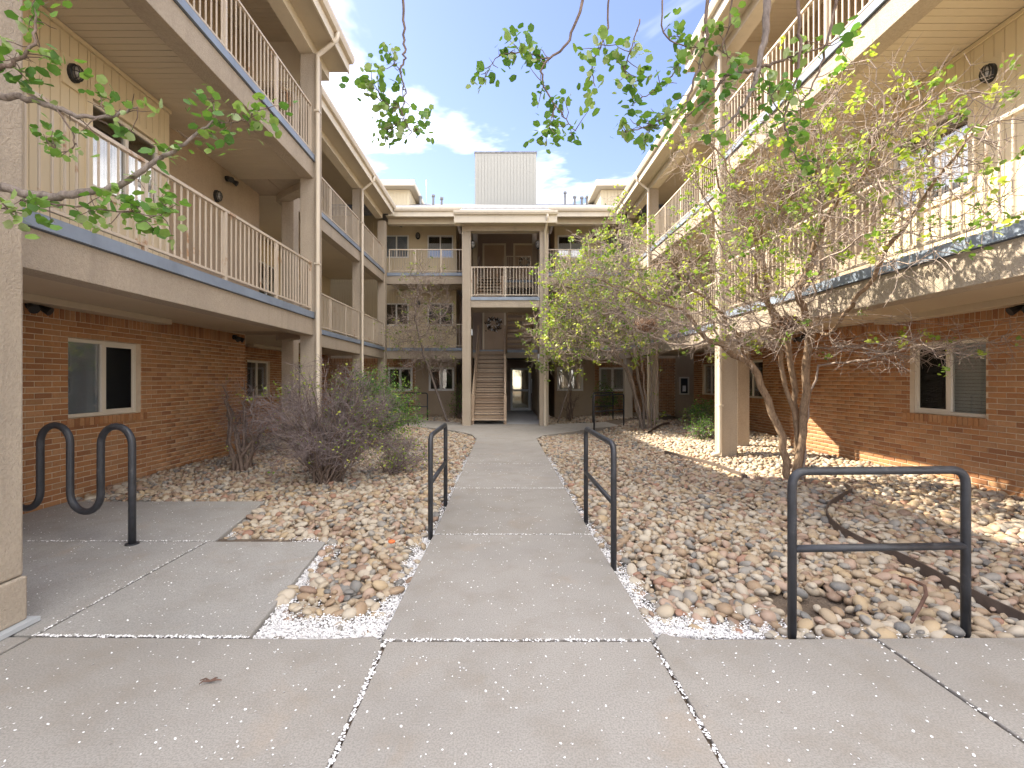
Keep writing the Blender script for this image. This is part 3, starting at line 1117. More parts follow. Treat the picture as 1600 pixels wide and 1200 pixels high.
# ------------------------------------------------------------------ far wing
fw_ = thing('apartment_wing', 'far three-storey apartment wing closing the courtyard, with pale roof boxes', 'apartment building', (0, 19, 0))
EF, WF = -17.6, -19.4
lw_x = [(-3.85 - 1.12, -3.95), (-3.17, -2.07)]
rw_x = [(2.28, 3.38), (4.10, 5.22)]
for sgn in (-1, 1):
    if sgn < 0: x0, x1, wins = -8.3, -2.0, [(-5.06, -4.02), (-3.22, -2.12)]
    else: x0, x1, wins = 2.2, 8.6, [(2.32, 3.42), (4.16, 5.24)]
    # ground floor: stucco by the stair, brick further out
    gw = [(-4.92, -3.86, 1.02, 2.03), (-3.17, -2.08, 1.02, 2.03)] if sgn < 0 else [(2.30, 3.42, 1.02, 2.03), (4.10, 5.24, 1.02, 2.03)]
    brick_at = -3.72 if sgn < 0 else 3.9
    if sgn < 0:
        wall(FF, fw_, 'stucco_wall', STUCCO_D, brick_at, x1, WF, -0.2, 2.71, gw)
        brick_wall(FF, fw_, x0, brick_at - .005, WF, -0.2, 2.415, gw, soldier=True)
    else:
        wall(FF, fw_, 'stucco_wall', STUCCO_D, x0, brick_at, WF, -0.2, 2.71, gw)
        brick_wall(FF, fw_, brick_at + .005, 7.35, WF, -0.2, 2.415, gw, soldier=True)
        wall(FF, fw_, 'stucco_wall', STUCCO_D, 7.355, x1, WF, -0.2, 2.71)
    for g in gw:
        window(FF, fw_, g[0] + .003, g[1] - .003, g[2] + .003, g[3] - .003, WF, mat=FRAMEW, fw=0.085, recess=0.0, inside='dark' if sgn < 0 else 'blind')
    wall(FF, fw_, 'breezeway_wall', STUCCO_D, x1 - .2 if sgn < 0 else x0 + .003, x1 - .003 if sgn < 0 else x0 + .2, WF - .202, -0.2, 8.19, th=3.0)
    for fl, top in ((F2, 5.31), (F3, 8.2)):
        hs = [(a, b, fl + 1.05, fl + 2.02) for a, b in wins]
        core = wall(FF, fw_, 'siding_wall', SIDING, x0, x1, WF - .018, fl - .02, top + .30, hs)
        boards(FF, core, x0, x1, WF - .018, fl - .02, top - .01, hs, single=False)
        for i, h in enumerate(hs):
            near = (i == 1) if sgn < 0 else (i == 0)
            ins = dict(inside='curtain', half=0.66) if (near and fl == F3) else (dict(inside='shade', half=1.0) if fl == F3 else dict(inside='dark'))
            window(FF, fw_, h[0] + .003, h[1] - .003, h[2] + .003, h[3] - .003, WF, mat=FRAMEW, fw=0.05, recess=-0.03, **ins)
        a, b = (-4.519, -1.36) if sgn < 0 else (1.51, 4.669)
        floor_edge(FF, fw_, a, b, WF, EF, fl, plain=(fl == F2))
        if sgn < 0: railing(fw_, (-4.42, 17.64), (-1.38, 17.64), fl, post=1.0, single=(fl == F3))
        else: railing(fw_, (1.53, 17.64), (4.57, 17.64), fl, post=1.0, single=(fl == F3))
        xm = (wins[0][1] + wins[1][0]) / 2
        wall_lamp(fw_, (xm, 19.38, fl + 1.98), (0, -1, 0), 1.2)
    m = MB(); FF.box(m, a, b, WF, EF - .26, 8.2, 8.22); m.obj('ceiling_panel', SOFFIT, fw_)
m = MB(); FF.box(m, -1.9, 2.1, -20.85, -18.2, 8.24, 8.26); m.obj('ceiling_panel', SOFFIT, fw_)
# far roof
for a, b in ((-4.10, -1.55), (1.70, 4.25)):
    out = EF + .40
    m = MB(); FF.box(m, a, b, out - .03, out, 7.67, 7.897); m.obj('roof_fascia', TRIM, fw_)
    m = MB(); fprism(FF, m, [(out + .002, 7.99), (out + .002, 7.86), (out + .07, 7.86), (out + .105, 7.93), (out + .105, 7.99), (out + .09, 7.94), (out + .065, 7.875), (out + .012, 7.99)], a, b)
    recalc(m.obj('gutter', GUTTER, fw_))
    m = MB(); FF.box(m, a - .35, b, EF + .001, out - .031, 7.70, 7.72); m.obj('eave_soffit', SOFFIT, fw_)
    m = MB(); FF.box(m, a - .35, b + .2, EF - .25, EF - .003, 7.52, 8.0); m.obj('eave_beam', TRIM, fw_)
m = MB(); out = EF + .4
fprism(FF, m, [(out, 7.90), (out, 8.0), (-23.2, 8.0 + SL * (out + 23.2)), (-30, 8.6), (-23.2, 7.86 + SL * (out + 23.2))], -4.12, 4.27)
recalc(m.obj('roof', SHINGLE, fw_))
m = MB()
for a, b in ((-13, -4.125), (4.275, 13)):
    fprism(FF, m, [(-18.2, 8.31), (-18.2, 8.41), (-23.2, 8.0 + SL * (out + 23.2)), (-30, 8.6), (-23.2, 7.86 + SL * (out + 23.2))], a, b)
recalc(m.obj('roof', SHINGLE, fw_))


def roof_box(x0, x1, y0, y1, z0, z1, mat, cap):
    m = MB(); m.box(x0, x1, y0, y1, z0, z1)
    o = m.obj('roof_box', mat, fw_)
    n = int((x1 - x0) / 0.15)
    me = None
    for k in range(n):
        a = x0 + (x1 - x0) * k / n
        if me is None: me = MB().box(.008, (x1 - x0) / n - .008, -0.02, -.001, z0, z1 - .02).mesh('siding_board', mat)
        inst('siding_board', me, (a, y0, 0), o)
    if cap == 'flat':
        m = MB(); m.box(x0 - .03, x1 + .03, y0 - .04, y1 + .03, z1, z1 + .07); m.obj('cap_flashing', SHINGLE, o)
    return o


roof_box(-1.36, 1.61, 22.0, 24.5, 9.4, 12.45, BOXSIDE, 'flat')
for sx in (-1, 1):
    if sx < 0: a, b = -6.6, -4.35
    else: a, b = 4.55, 6.9
    o = roof_box(a, b, 21.2, 23.5, 8.4, 10.35, SIDING, None)
    m = MB()
    ov = 0.28
    m.box(a - ov, b + ov, 20.75, 23.7, 10.36, 10.40); m.obj('eave_soffit', SOFFIT, o)
    m = MB(); m.box(a - ov - .03, b + ov + .03, 20.70, 20.748, 10.34, 10.62); m.obj('roof_fascia', GUTTER, o)
    m = MB(); m.box(a - ov - .02, b + ov + .02, 20.752, 23.7, 10.402, 10.60); m.obj('roof', TRIM, o)
for (x, yt) in ((657, 308), (677, 306), (690, 310), (883, 301), (898, 308), (909, 309), (917, 308)):
    p = px(x, 322, 21.5); q = px(x, yt, 21.5)
    m = MB(); m.tube([(p.x, 21.5, 9.1), (q.x, 21.5, q.z)], .055, 8)
    o = m.obj('vent_pipe', PIPE, fw_, smooth=False)
    m = MB(); m.tube([(q.x, 21.5, q.z - .05), (q.x, 21.5, q.z + .04)], .085, 8); m.obj('pipe_cap', PIPE, o)
p = px(666, 281, 21.8)
m = MB(); m.tube([(p.x, 21.8, 9.2), tuple(p)], .018, 6); m.tube([(p.x, 21.8, p.z - .3), (p.x, 21.8, p.z)], .03, 6); m.obj('antenna', ALU, fw_)

wall(FF, fw_, 'rear_wall', STUCCO, -9.9, 10.1, -24.0, -.2, 8.9, th=.2)
# back wall of the open stairwell with apartment doors
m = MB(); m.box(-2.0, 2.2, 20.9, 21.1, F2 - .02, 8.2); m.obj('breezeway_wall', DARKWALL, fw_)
for z in (F2, F3):
    m = MB(); m.box(-1.99, 2.19, 18.9, 20.9, z - .30, z - .005); m.obj('breezeway_floor', PASSFLOOR, fw_)
    m = MB(); m.box(-1.99, 2.19, 18.84, 18.899, z - .105, z); m.obj('edge_flashing', BLUE, fw_)
    m = MB(); m.box(-1.99, 2.19, 18.85, 18.898, z - .33, z - .106); m.obj('fascia_beam', STUCCO, fw_)


def door(x0, x1, z, glass=False, y=20.895, mat=DOORM):
    m = MB(); m.box(x0, x1, y - .03, y, z, z + 2.03)
    o = m.obj('door', mat, fw_, bevel=.004)
    f = MB()
    for q in ((x0 - .08, x0, z, z + 2.11), (x1, x1 + .08, z, z + 2.11), (x0, x1, z + 2.03, z + 2.11)):
        f.box(q[0], q[1], y - .06, y, q[2], q[3])
    f.obj('door_frame', TRIM, o)
    p = MB()
    for (a, b, c, d) in ((.12, .46, .2, .85), (.54, .88, .2, .85), (.12, .46, 1.0, 1.85), (.54, .88, 1.0, 1.85)):
        w = x1 - x0
        p.box(x0 + a * w, x0 + b * w, y - .04, y - .0301, z + c, z + d)
    p.obj('door_panel', mat, o, bevel=.005)
    k = MB(); k.tube([(x0 + .08, y - .03, z + 1.0), (x0 + .08, y - .09, z + 1.0)], .03, 10); k.obj('door_handle', BLACKPL, o)
    return o


door(-.86, .05, F2); door(.95, 1.85, F2)
door(-.86, .05, F3); door(.55, 1.45, F3)
# ground passage with the glazed entry door
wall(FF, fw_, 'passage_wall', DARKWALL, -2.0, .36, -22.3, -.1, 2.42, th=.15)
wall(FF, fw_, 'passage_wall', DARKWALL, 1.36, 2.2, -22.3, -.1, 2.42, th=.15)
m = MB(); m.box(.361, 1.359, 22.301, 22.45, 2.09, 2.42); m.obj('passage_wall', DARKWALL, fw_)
m = MB(); m.box(.10, .16, 19.0, 22.29, 0, 2.40); m.obj('passage_wall', STUCCO_D, fw_)
m = MB(); m.box(1.42, 1.50, 18.0, 22.29, 0, 2.40); m.obj('passage_wall', STUCCO_D, fw_)
o = MB()
for q in ((.37, .47, 0, 2.08), (1.25, 1.35, 0, 2.08), (.47, 1.25, 1.98, 2.08), (.47, 1.25, 0, .13), (.47, 1.25, .98, 1.03)):
    o.box(q[0], q[1], 22.27, 22.32, q[2] + .005, q[3])
ed = o.obj('entry_door', ALU, fw_)
m = MB(); m.box(.47, 1.25, 22.295, 22.30, .13, 1.98); m.obj('pane', DOORGLASS, ed)
m = MB(); m.box(.40, 1.30, 22.34, 22.36, .02, 2.05); m.obj('curtain', m_paint('door_curtain', (0.72, 0.66, 0.46), .25, 4, .8, 30, 0), ed)
m = MB(); m.tube([(.50, 22.25, .96), (1.22, 22.25, .96)], .02, 8); m.obj('push_bar', ALU, ed)
m = MB(); m.box(1.374, 1.40, 22.0, 22.25, .85, 1.55); m.obj('notice_plate', FRAMEW, fw_)

# ------------------------------------------------------------------ stair tower
tw = thing('stair_tower', 'open stair tower in the middle of the far wing, under a low roof', 'stair tower', (0.07, 15, 0))
TD = 14.8
for x0, x1 in ((-1.33, -1.05), (1.19, 1.48)):
    m = MB(); m.box(x0, x1, TD, TD + .28, -.05, 6.33); m.obj('column', STUCCO, tw, bevel=.012)
for x0, x1 in ((-1.30, -1.17), (1.33, 1.46)):
    m = MB(); m.box(x0, x1, TD + .282, 17.59, -.05, 6.9); m.obj('side_wall', STUCCO, tw)
for x0, x1 in ((-1.15, -.98), (1.12, 1.29)):
    m = MB(); m.box(x0, x1, 17.45, 17.6, 4.2, 7.9); m.obj('rear_post', STUCCO, tw)
m = MB(); m.box(-1.33, 1.48, TD - .02, TD + .26, 6.331, 6.62); m.obj('lintel_beam', STUCCO, tw, bevel=.006)
# mid landing
ML = 4.185
m = MB(); m.box(-1.045, 1.185, TD + .02, 16.2, ML - .30, ML - .01); m.obj('landing_slab', STUCCO, tw)
m = MB(); m.box(-1.045, 1.185, TD - .005, TD + .22, ML - .34, ML - .108); m.obj('landing_fascia', STUCCO, tw, bevel=.005)
m = MB(); m.box(-1.045, 1.185, TD - .03, TD + .03, ML - .105, ML); m.obj('landing_flashing', BLUE, tw)
railing(tw, (-1.04, TD + .06), (1.18, TD + .06), ML, height=1.0, post=1.1)
railing(tw, (.12, 18.88), (1.15, 18.88), F3, height=1.0, post=1.0)
# tower roof
ro = 14.4
m = MB(); fprism(FF, m, [(-ro, 6.70), (-ro, 6.82), (-17.25, 6.82 + SL * (17.25 - ro)), (-17.25, 6.68 + SL * (17.25 - ro))], -1.52, 1.68)
recalc(m.obj('roof', SHINGLE, tw))
m = MB(); m.box(-1.55, 1.71, ro - .03, ro, 6.46, 6.695); m.obj('roof_fascia', TRIM, tw)
m = MB(); m.box(-1.55, 1.71, ro + .001, TD - .021, 6.50, 6.52); m.obj('eave_soffit', SOFFIT, tw)
m = MB(); fprism(FF, m, [(-ro + .032, 6.82), (-ro + .032, 6.70), (-ro + .09, 6.70), (-ro + .125, 6.76), (-ro + .125, 6.82), (-ro + .11, 6.77), (-ro + .085, 6.715), (-ro + .042, 6.82)], -1.56, 1.72)
recalc(m.obj('gutter', GUTTER, tw))
for x0, x1 in ((-1.54, -1.50), (1.66, 1.70)):
    m = MB()
    b = len(m.v)
    for x in (x0, x1):
        for (y, z) in ((ro + .002, 6.44), (ro + .002, 6.697), (17.25, 6.70 + SL * (17.25 - ro)), (17.25, 6.44 + SL * (17.25 - ro))): m.v.append((x, y, z))
    m.f = [(0, 1, 2, 3), (7, 6, 5, 4), (0, 4, 5, 1), (1, 5, 6, 2), (2, 6, 7, 3), (3, 7, 4, 0)]
    recalc(m.obj('rake_board', TRIM, tw))
m = MB(); m.tube([(1.40, ro - .08, 6.70), (1.40, ro - .07, 6.58), (1.38, ro + .15, 6.40), (1.36, TD - .045, 6.25), (1.36, TD - .045, .16), (1.36, TD - .06, .06), (1.36, TD - .2, .03)], .042, 8)
m.obj('downspout', GUTTER, tw, smooth=True)
wall_lamp(tw, (-1.02, 15.05, 5.95), (.3, -1, 0), 1.2)
wall_lamp(tw, (1.17, 15.05, 5.95), (-.3, -1, 0), 1.2)
m = MB(); m.box(-1.044, -1.0, 14.9, 15.0, 2.95, 3.15); m.obj('intercom', GREYBOX, tw)
m = MB(); m.box(1.14, 1.188, 14.86, 14.96, 2.08, 2.34); m.obj('wall_light', GREYBOX, tw)

# ------------------------------------------------------------------ wooden stairs
st = thing('staircase', 'weathered wooden stairs rising from the courtyard to the second floor', 'stairs', (-.47, 15.2, 0))
NR = 15
rise = F2 / NR
run = 3.6 / NR
tread = MB().box(-.52, .52, -.035, run + .015, -.05, 0).mesh('tread', WOOD)
riser = MB().box(-.515, .515, .012, .03, .012, rise - .075).mesh('riser', WOOD)
for k in range(NR):
    y = 15.25 + run * k
    if k < NR - 1: inst('tread', tread, (-.475 + random.uniform(-.006, .006), y, rise * (k + 1)), st, rot=(0, random.uniform(-.004, .004), 0))
    if k > 0: inst('riser', riser, (-.475, y, rise * k + .001), st)
for x in (-1.02, .07):
    m = MB(); m.beam((x, 15.2, .02), (x, 15.2 + 3.62, F2 - .12), .05, .28); m.obj('stringer', WOODR, st)
    m = MB(); m.beam((x, 15.22, .98), (x, 18.8, F2 + .86), .05, .10); o = m.obj('handrail', WOODR, st, bevel=.006)
    m = MB(); m.beam((x, 15.22, .55), (x, 18.8, F2 + .43), .03, .08); m.obj('mid_rail', WOODR, o)
    for y, z in ((15.24, 0), (17.0, 1.25), (18.75, F2 - .2)):
        m = MB(); m.box(x - .045, x + .045, y - .045, y + .045, z, (z + 1.0) if z == 0 else z + 1.2); m.obj('newel_post', WOODR, st, bevel=.005)
st2 = thing('staircase', 'wooden stairs seen from below, from second floor up to the middle landing', 'stairs', (.62, 18.8, F2))
for k in range(8):
    y = 18.7 - .31 * k
    inst('tread', MB().box(-.47, .47, -.15, .16, -.10, 0).mesh('tread', WOODR), (.64, y, F2 + .181 * (k + 1) - .01), st2)
for x in (.145, 1.135):
    m = MB(); m.beam((x, 18.85, F2 - .02), (x, 16.22, ML - .12), .045, .26); m.obj('stringer', WOODR, st2)
st3 = thing('staircase', 'upper wooden stairs climbing behind the landing railing to the third floor', 'stairs', (-.5, 16.3, ML))
for k in range(8):
    y = 16.25 + .31 * k
    inst('tread', MB().box(-.47, .47, -.02, .30, -.05, 0).mesh('tread', WOOD), (-.5, y, ML + .181 * (k + 1) - .01), st3)
for x in (-.99, -.01):
    m = MB(); m.beam((x, 16.21, ML + .0), (x, 18.8, F3 - .12), .045, .26); m.obj('stringer', WOODR, st3)
    m = MB(); m.beam((x, 16.25, ML + .98), (x, 18.8, F3 + .9), .05, .10); m.obj('handrail', WOODR, st3)
    m = MB(); m.box(x - .04, x + .04, 16.21, 16.29, ML, ML + 1.02); m.obj('newel_post', WOODR, st3)


# wreaths on doors
def wreath(label, c, R, r, mats):
    w = thing('wreath', label, 'wreath', c)
    n = 150
    tv = np.array([(-.5, 0, 0), (0, -.18, .06), (.5, 0, 0), (0, .18, .06)])
    for mi, mt in enumerate(mats):
        ms, ps, rn = [], [], []
        for k in range(n):
            a = random.uniform(0, 2 * math.pi)
            seg = int(a / (2 * math.pi) * 14) % 2
            if seg != mi and random.random() < .8: continue
            rr = R + random.gauss(0, r * .4)
            p = (c[0] + rr * math.cos(a), c[1] - random.uniform(.0, .07), c[2] + rr * math.sin(a))
            q = Quaternion((random.gauss(0, 1), random.gauss(0, 1), random.gauss(0, 1), random.gauss(0, 1))).normalized()
            ms.append(np.array(q.to_matrix()) * .13); ps.append(p); rn.append(random.random())
        batch('wreath_leaves', mt, [tv], [(0, 1, 2, 3)], np.array(ms), np.array(ps), np.array(rn), w, smooth=False)
    t = MB(); t.tube([(c[0] + R * math.cos(a * math.pi / 8), c[1] - .02, c[2] + R * math.sin(a * math.pi / 8)) for a in range(17)], .035, 6)
    t.obj('ring', TWIGD, w)


wreath('black and white wreath on the second-floor door above the stairs', (-.42, 20.84, F2 + 1.32), .26, .13, [BLACKPL, CURTAIN])
wreath('small pale wreath on the third-floor door behind the landing rails', (.98, 20.84, F3 + 1.25), .2, .05, [BLIND, BLACKPL])

# notice frame in the right passage
nf = thing('notice_board', 'framed notice on the dark wall of the right passage', 'notice board', (7.7, 19.36, 1.2))
m = MB()
for q in ((7.50, 7.56, .86, 1.62), (7.86, 7.92, .86, 1.62), (7.56, 7.86, .86, .92), (7.56, 7.86, 1.56, 1.62)):
    m.box(q[0], q[1], 19.35, 19.395, q[2], q[3])
m.obj('frame', FRAME, nf)
m = MB(); m.box(7.561, 7.859, 19.37, 19.39, .921, 1.559); m.obj('sheet', DARK, nf)
m = MB(); m.box(7.64, 7.78, 19.362, 19.369, 1.0, 1.25); m.obj('paper', CURTAIN, nf)

# ------------------------------------------------------------------ ground
g = MB(); g.box(-150, 150, -60, 240, -.6, -.45)
tag(g.obj('ground', SOIL), kind='structure')

JG = 0.010    # half of a joint


def slab(parent, poly, mat, z1=0.0, z0=-.14, name='concrete_slab', tilt=0.0):
    """shrink a convex outline by the joint and extrude"""
    cx = sum(p[0] for p in poly) / len(poly); cy = sum(p[1] for p in poly) / len(poly)
    m = MB(); m.prism(poly, z0, z1)
    return m.obj(name, mat, parent, bevel=0.008)


walk = thing('walkway', None, None)
walk['kind'] = 'structure'
XL, XR = -.667, .85
SIDE_L = [(-.70, 11.6), (-.85, 12.4), (-1.25, 13.1), (-1.87, 13.85), (-3.04, 14.8), (-4.05, 15.4), (-4.35, 15.9), (-6.5, 15.9), (-6.5, 18.6), (-4.4, 18.0), (-3.6, 17.3), (-2.79, 16.75), (-1.5, 15.9), (-1.36, 15.2)]
SIDE_R = [(.88, 11.6), (1.05, 12.2), (1.7, 12.85), (2.88, 14.1), (3.9, 14.85), (4.6, 15.9), (6.9, 15.9), (8.5, 17.0), (8.5, 18.6), (5.4, 17.6), (4.2, 16.6), (3.0, 15.8), (1.9, 15.5), (1.52, 15.2)]
slab(walk, [(-2.72 + JG, -1.0), (XL - JG, -1.0), (XL - JG, 2.56), (-.74, 2.635), (-.86, 2.62), (-1.05, 2.605), (-2.72 + JG, 2.625)], CONC)
slab(walk, [(-6.5, -1.0), (-2.72 - JG, -1.0), (-2.72 - JG, 2.625), (-6.5, 2.66)], CONC)
slab(walk, [(XL + JG, -1.0), (XR - JG, -1.0), (XR - JG, 2.58), (XL + JG, 2.58)], CONC)
slab(walk, [(XR + JG, -1.0), (2.135 - JG, -1.0), (2.135 - JG, 2.61), (1.12, 2.60), (.98, 2.64), (.93, 2.67), (XR + JG, 2.58)], CONC)
slab(walk, [(2.135 + JG, -1.0), (6.5, -1.0), (6.5, 2.66), (2.135 + JG, 2.612)], CONC)
ys = [2.60, 4.37, 6.24, 8.08, 9.9, 11.6]
for a, b in zip(ys[:-1], ys[1:]):
    e = .03 if a == 2.60 else 0
    slab(walk, [(XL - e, a + JG * .7), (XR + e + .0, a + JG * .7), (XR + .0, b - JG * .7), (XL, b - JG * .7)], CONC)
hub = [(-.70, 11.607), (.88, 11.607), (1.05, 12.2), (1.7, 12.85), (2.3, 13.5), (1.52, 15.2), (1.2, 15.4), (-1.1, 15.4), (-1.36, 15.2), (-2.4, 14.27), (-1.87, 13.85), (-1.25, 13.1), (-.85, 12.4)]
slab(walk, hub, CONC)
slab(walk, [(-2.42, 14.28), (-3.04, 14.8), (-4.05, 15.4), (-4.35, 15.9), (-6.5, 15.9), (-6.5, 18.6), (-4.4, 18.0), (-3.6, 17.3), (-2.79, 16.75), (-1.5, 15.9), (-1.37, 15.21)], CONC)
slab(walk, [(2.31, 13.52), (2.88, 14.1), (3.9, 14.85), (4.6, 15.9), (6.9, 15.9), (8.5, 17.0), (8.5, 18.6), (5.4, 17.6), (4.2, 16.6), (3.0, 15.8), (1.9, 15.5), (1.54, 15.2)], CONC)
slab(walk, [(-1.3, 15.41), (1.45, 15.41), (1.45, 22.3), (-1.3, 22.3)], PASSFLOOR, z1=0.003, name='passage_slab')
m = MB(); m.box(-6.5, 6.5, -1, 2.63, -.16, -.145); m.box(-.7, .9, 2.5, 11.7, -.16, -.145); m.box(-.66, .84, 2.56, 11.6, -.14, -.02)
m.box(-6.4, 6.4, -.9, 2.57, -.14, -.02)
m.obj('joint_bed', SOIL, walk)

pad = thing('bike_pad', None, None); pad['kind'] = 'structure'
slab(pad, [(-2.72 + JG, 2.65), (-1.47, 2.64), (-1.63, 4.18), (-2.72 + JG, 4.18)], CONC2, z1=-.002)
slab(pad, [(-5.31, 2.69), (-2.72 - JG, 2.65), (-2.72 - JG, 4.18), (-5.31, 4.18)], CONC2, z1=-.002)
slab(pad, [(-5.31, 4.20), (-2.66, 4.20), (-2.92, 5.57), (-5.31, 5.57)], CONC2, z1=-.002)
m = MB(); m.box(-5.3, -1.7, 2.66, 4.3, -.13, -.022); m.obj('joint_bed', SOIL, pad)

PADS = [[(-6, 2.0), (-1.44, 2.0), (-1.60, 4.20), (-6, 4.20)], [(-6, 4.1), (-2.63, 4.1), (-2.90, 5.60), (-6, 5.60)]]


def bedz(x, y):
    """height of the planting bed surface"""
    x = np.asarray(x, float); y = np.asarray(y, float)
    r = np.clip((x - 1.2) / 4.2, 0, 1)
    zr = -.05 + .15 * r * np.clip((y - 2.4) / 2.0, 0, 1) - .14 * np.exp(-((x - 2.6) / .8) ** 2) * np.clip((y - 7) / 4, 0, 1)
    l = np.clip((-x - 1.2) / 3.6, 0, 1)
    zl = -.05 + .06 * l * np.clip((y - 4.5) / 3.0, 0, 1)
    return np.where(x > 0, zr, zl) + .02 * np.sin(x * 2.3 + y * 1.1) * np.clip(np.abs(x) - 1.1, 0, 1)


def in_poly(x, y, poly):
    ins = np.zeros(x.shape, bool)
    n = len(poly)
    for i in range(n):
        x1, y1 = poly[i]; x2, y2 = poly[(i + 1) % n]
        c = ((y1 > y) != (y2 > y)) & (x < (x2 - x1) * (y - y1) / (y2 - y1 + 1e-12) + x1)
        ins ^= c
    return ins


def bed_mask(x, y):
    ok = np.ones(x.shape, bool)
    # walk, hub, side walks, pads
    ok &= ~((x > XL - .035) & (x < XR + .035) & (y < 12.0))
    ok &= ~((y < 2.70) & (x > XL - .5) & (x < XR + .35))
    ok &= y > 2.645
    for P in (SIDE_L, SIDE_R, hub): ok &= ~in_poly(x, y, P)
    ok &= ~((x > -1.4) & (x < 1.55) & (y > 14.5))
    for P in PADS: ok &= ~in_poly(x, y, P)
    ok &= ~((x < -5.30) & (y < 9.45)) & ~((x > 5.92) & (y < 9.45))
    ok &= (x > -6.57) & (x < 6.67) & (y < 19.36)
    ok &= ~((x > -3.78) & (x < -3.42) & (y > 8.37) & (y < 8.71))
    ok &= ~((x > 4.0) & (x < 4.36) & (y > 8.37) & (y < 8.71))
    ok &= ~((x > 4.86) & (x < 5.18) & (y > 9.47) & (y < 9.77))
    return ok


# stone shapes
def ico(sub):
    t = (1 + 5 ** .5) / 2
    v = [(-1, t, 0), (1, t, 0), (-1, -t, 0), (1, -t, 0), (0, -1, t), (0, 1, t), (0, -1, -t), (0, 1, -t), (t, 0, -1), (t, 0, 1), (-t, 0, -1), (-t, 0, 1)]
    v = [np.array(p) / np.linalg.norm(p) for p in v]
    f = [(0, 11, 5), (0, 5, 1), (0, 1, 7), (0, 7, 10), (0, 10, 11), (1, 5, 9), (5, 11, 4), (11, 10, 2), (10, 7, 6), (7, 1, 8), (3, 9, 4), (3, 4, 2), (3, 2, 6), (3, 6, 8), (3, 8, 9), (4, 9, 5), (2, 4, 11), (6, 2, 10), (8, 6, 7), (9, 8, 1)]
    for _ in range(sub):
        c = {}; nf = []

        def mid(a, b):
            k = (min(a, b), max(a, b))
            if k not in c:
                p = v[a] + v[b]; v.append(p / np.linalg.norm(p)); c[k] = len(v) - 1
            return c[k]
        for a, b, d in f:
            e, g_, h = mid(a, b), mid(b, d), mid(d, a)
            nf += [(a, e, h), (b, g_, e), (d, h, g_), (e, g_, h)]
        f = nf
    return np.array(v), f


def stone_shapes(sub, n):
    V, f = ico(sub)
    out = []
    for k in range(n):
        W = V.copy()
        for q in range(3):
            ax = rng.normal(size=3); ax /= np.linalg.norm(ax)
            dlt = W @ ax
            lim = rng.uniform(.55, .9)
            W -= np.outer(np.maximum(dlt - lim, 0) * .5, ax)
        W *= 1 + .05 * np.sin(V @ rng.normal(size=3) * 2.2 + rng.uniform(0, 6))[:, None]
        out.append(W * .5)
    return out, f


SH1, SF1 = stone_shapes(1, 14)
SH0, SF0 = stone_shapes(0, 10)


def rot_mats(n, tilt):
    a = rng.uniform(0, 2 * np.pi, n)
    tx, ty = rng.normal(0, tilt, n), rng.normal(0, tilt, n)
    out = np.zeros((n, 3, 3))
    ca, sa = np.cos(a), np.sin(a)
    Rz = np.zeros((n, 3, 3)); Rz[:, 0, 0] = ca; Rz[:, 0, 1] = -sa; Rz[:, 1, 0] = sa; Rz[:, 1, 1] = ca; Rz[:, 2, 2] = 1
    Rx = np.zeros((n, 3, 3)); Rx[:, 0, 0] = 1; Rx[:, 1, 1] = np.cos(tx); Rx[:, 1, 2] = -np.sin(tx); Rx[:, 2, 1] = np.sin(tx); Rx[:, 2, 2] = np.cos(tx)
    Ry = np.zeros((n, 3, 3)); Ry[:, 1, 1] = 1; Ry[:, 0, 0] = np.cos(ty); Ry[:, 0, 2] = np.sin(ty); Ry[:, 2, 0] = -np.sin(ty); Ry[:, 2, 2] = np.cos(ty)
    return Rx @ Ry @ Rz


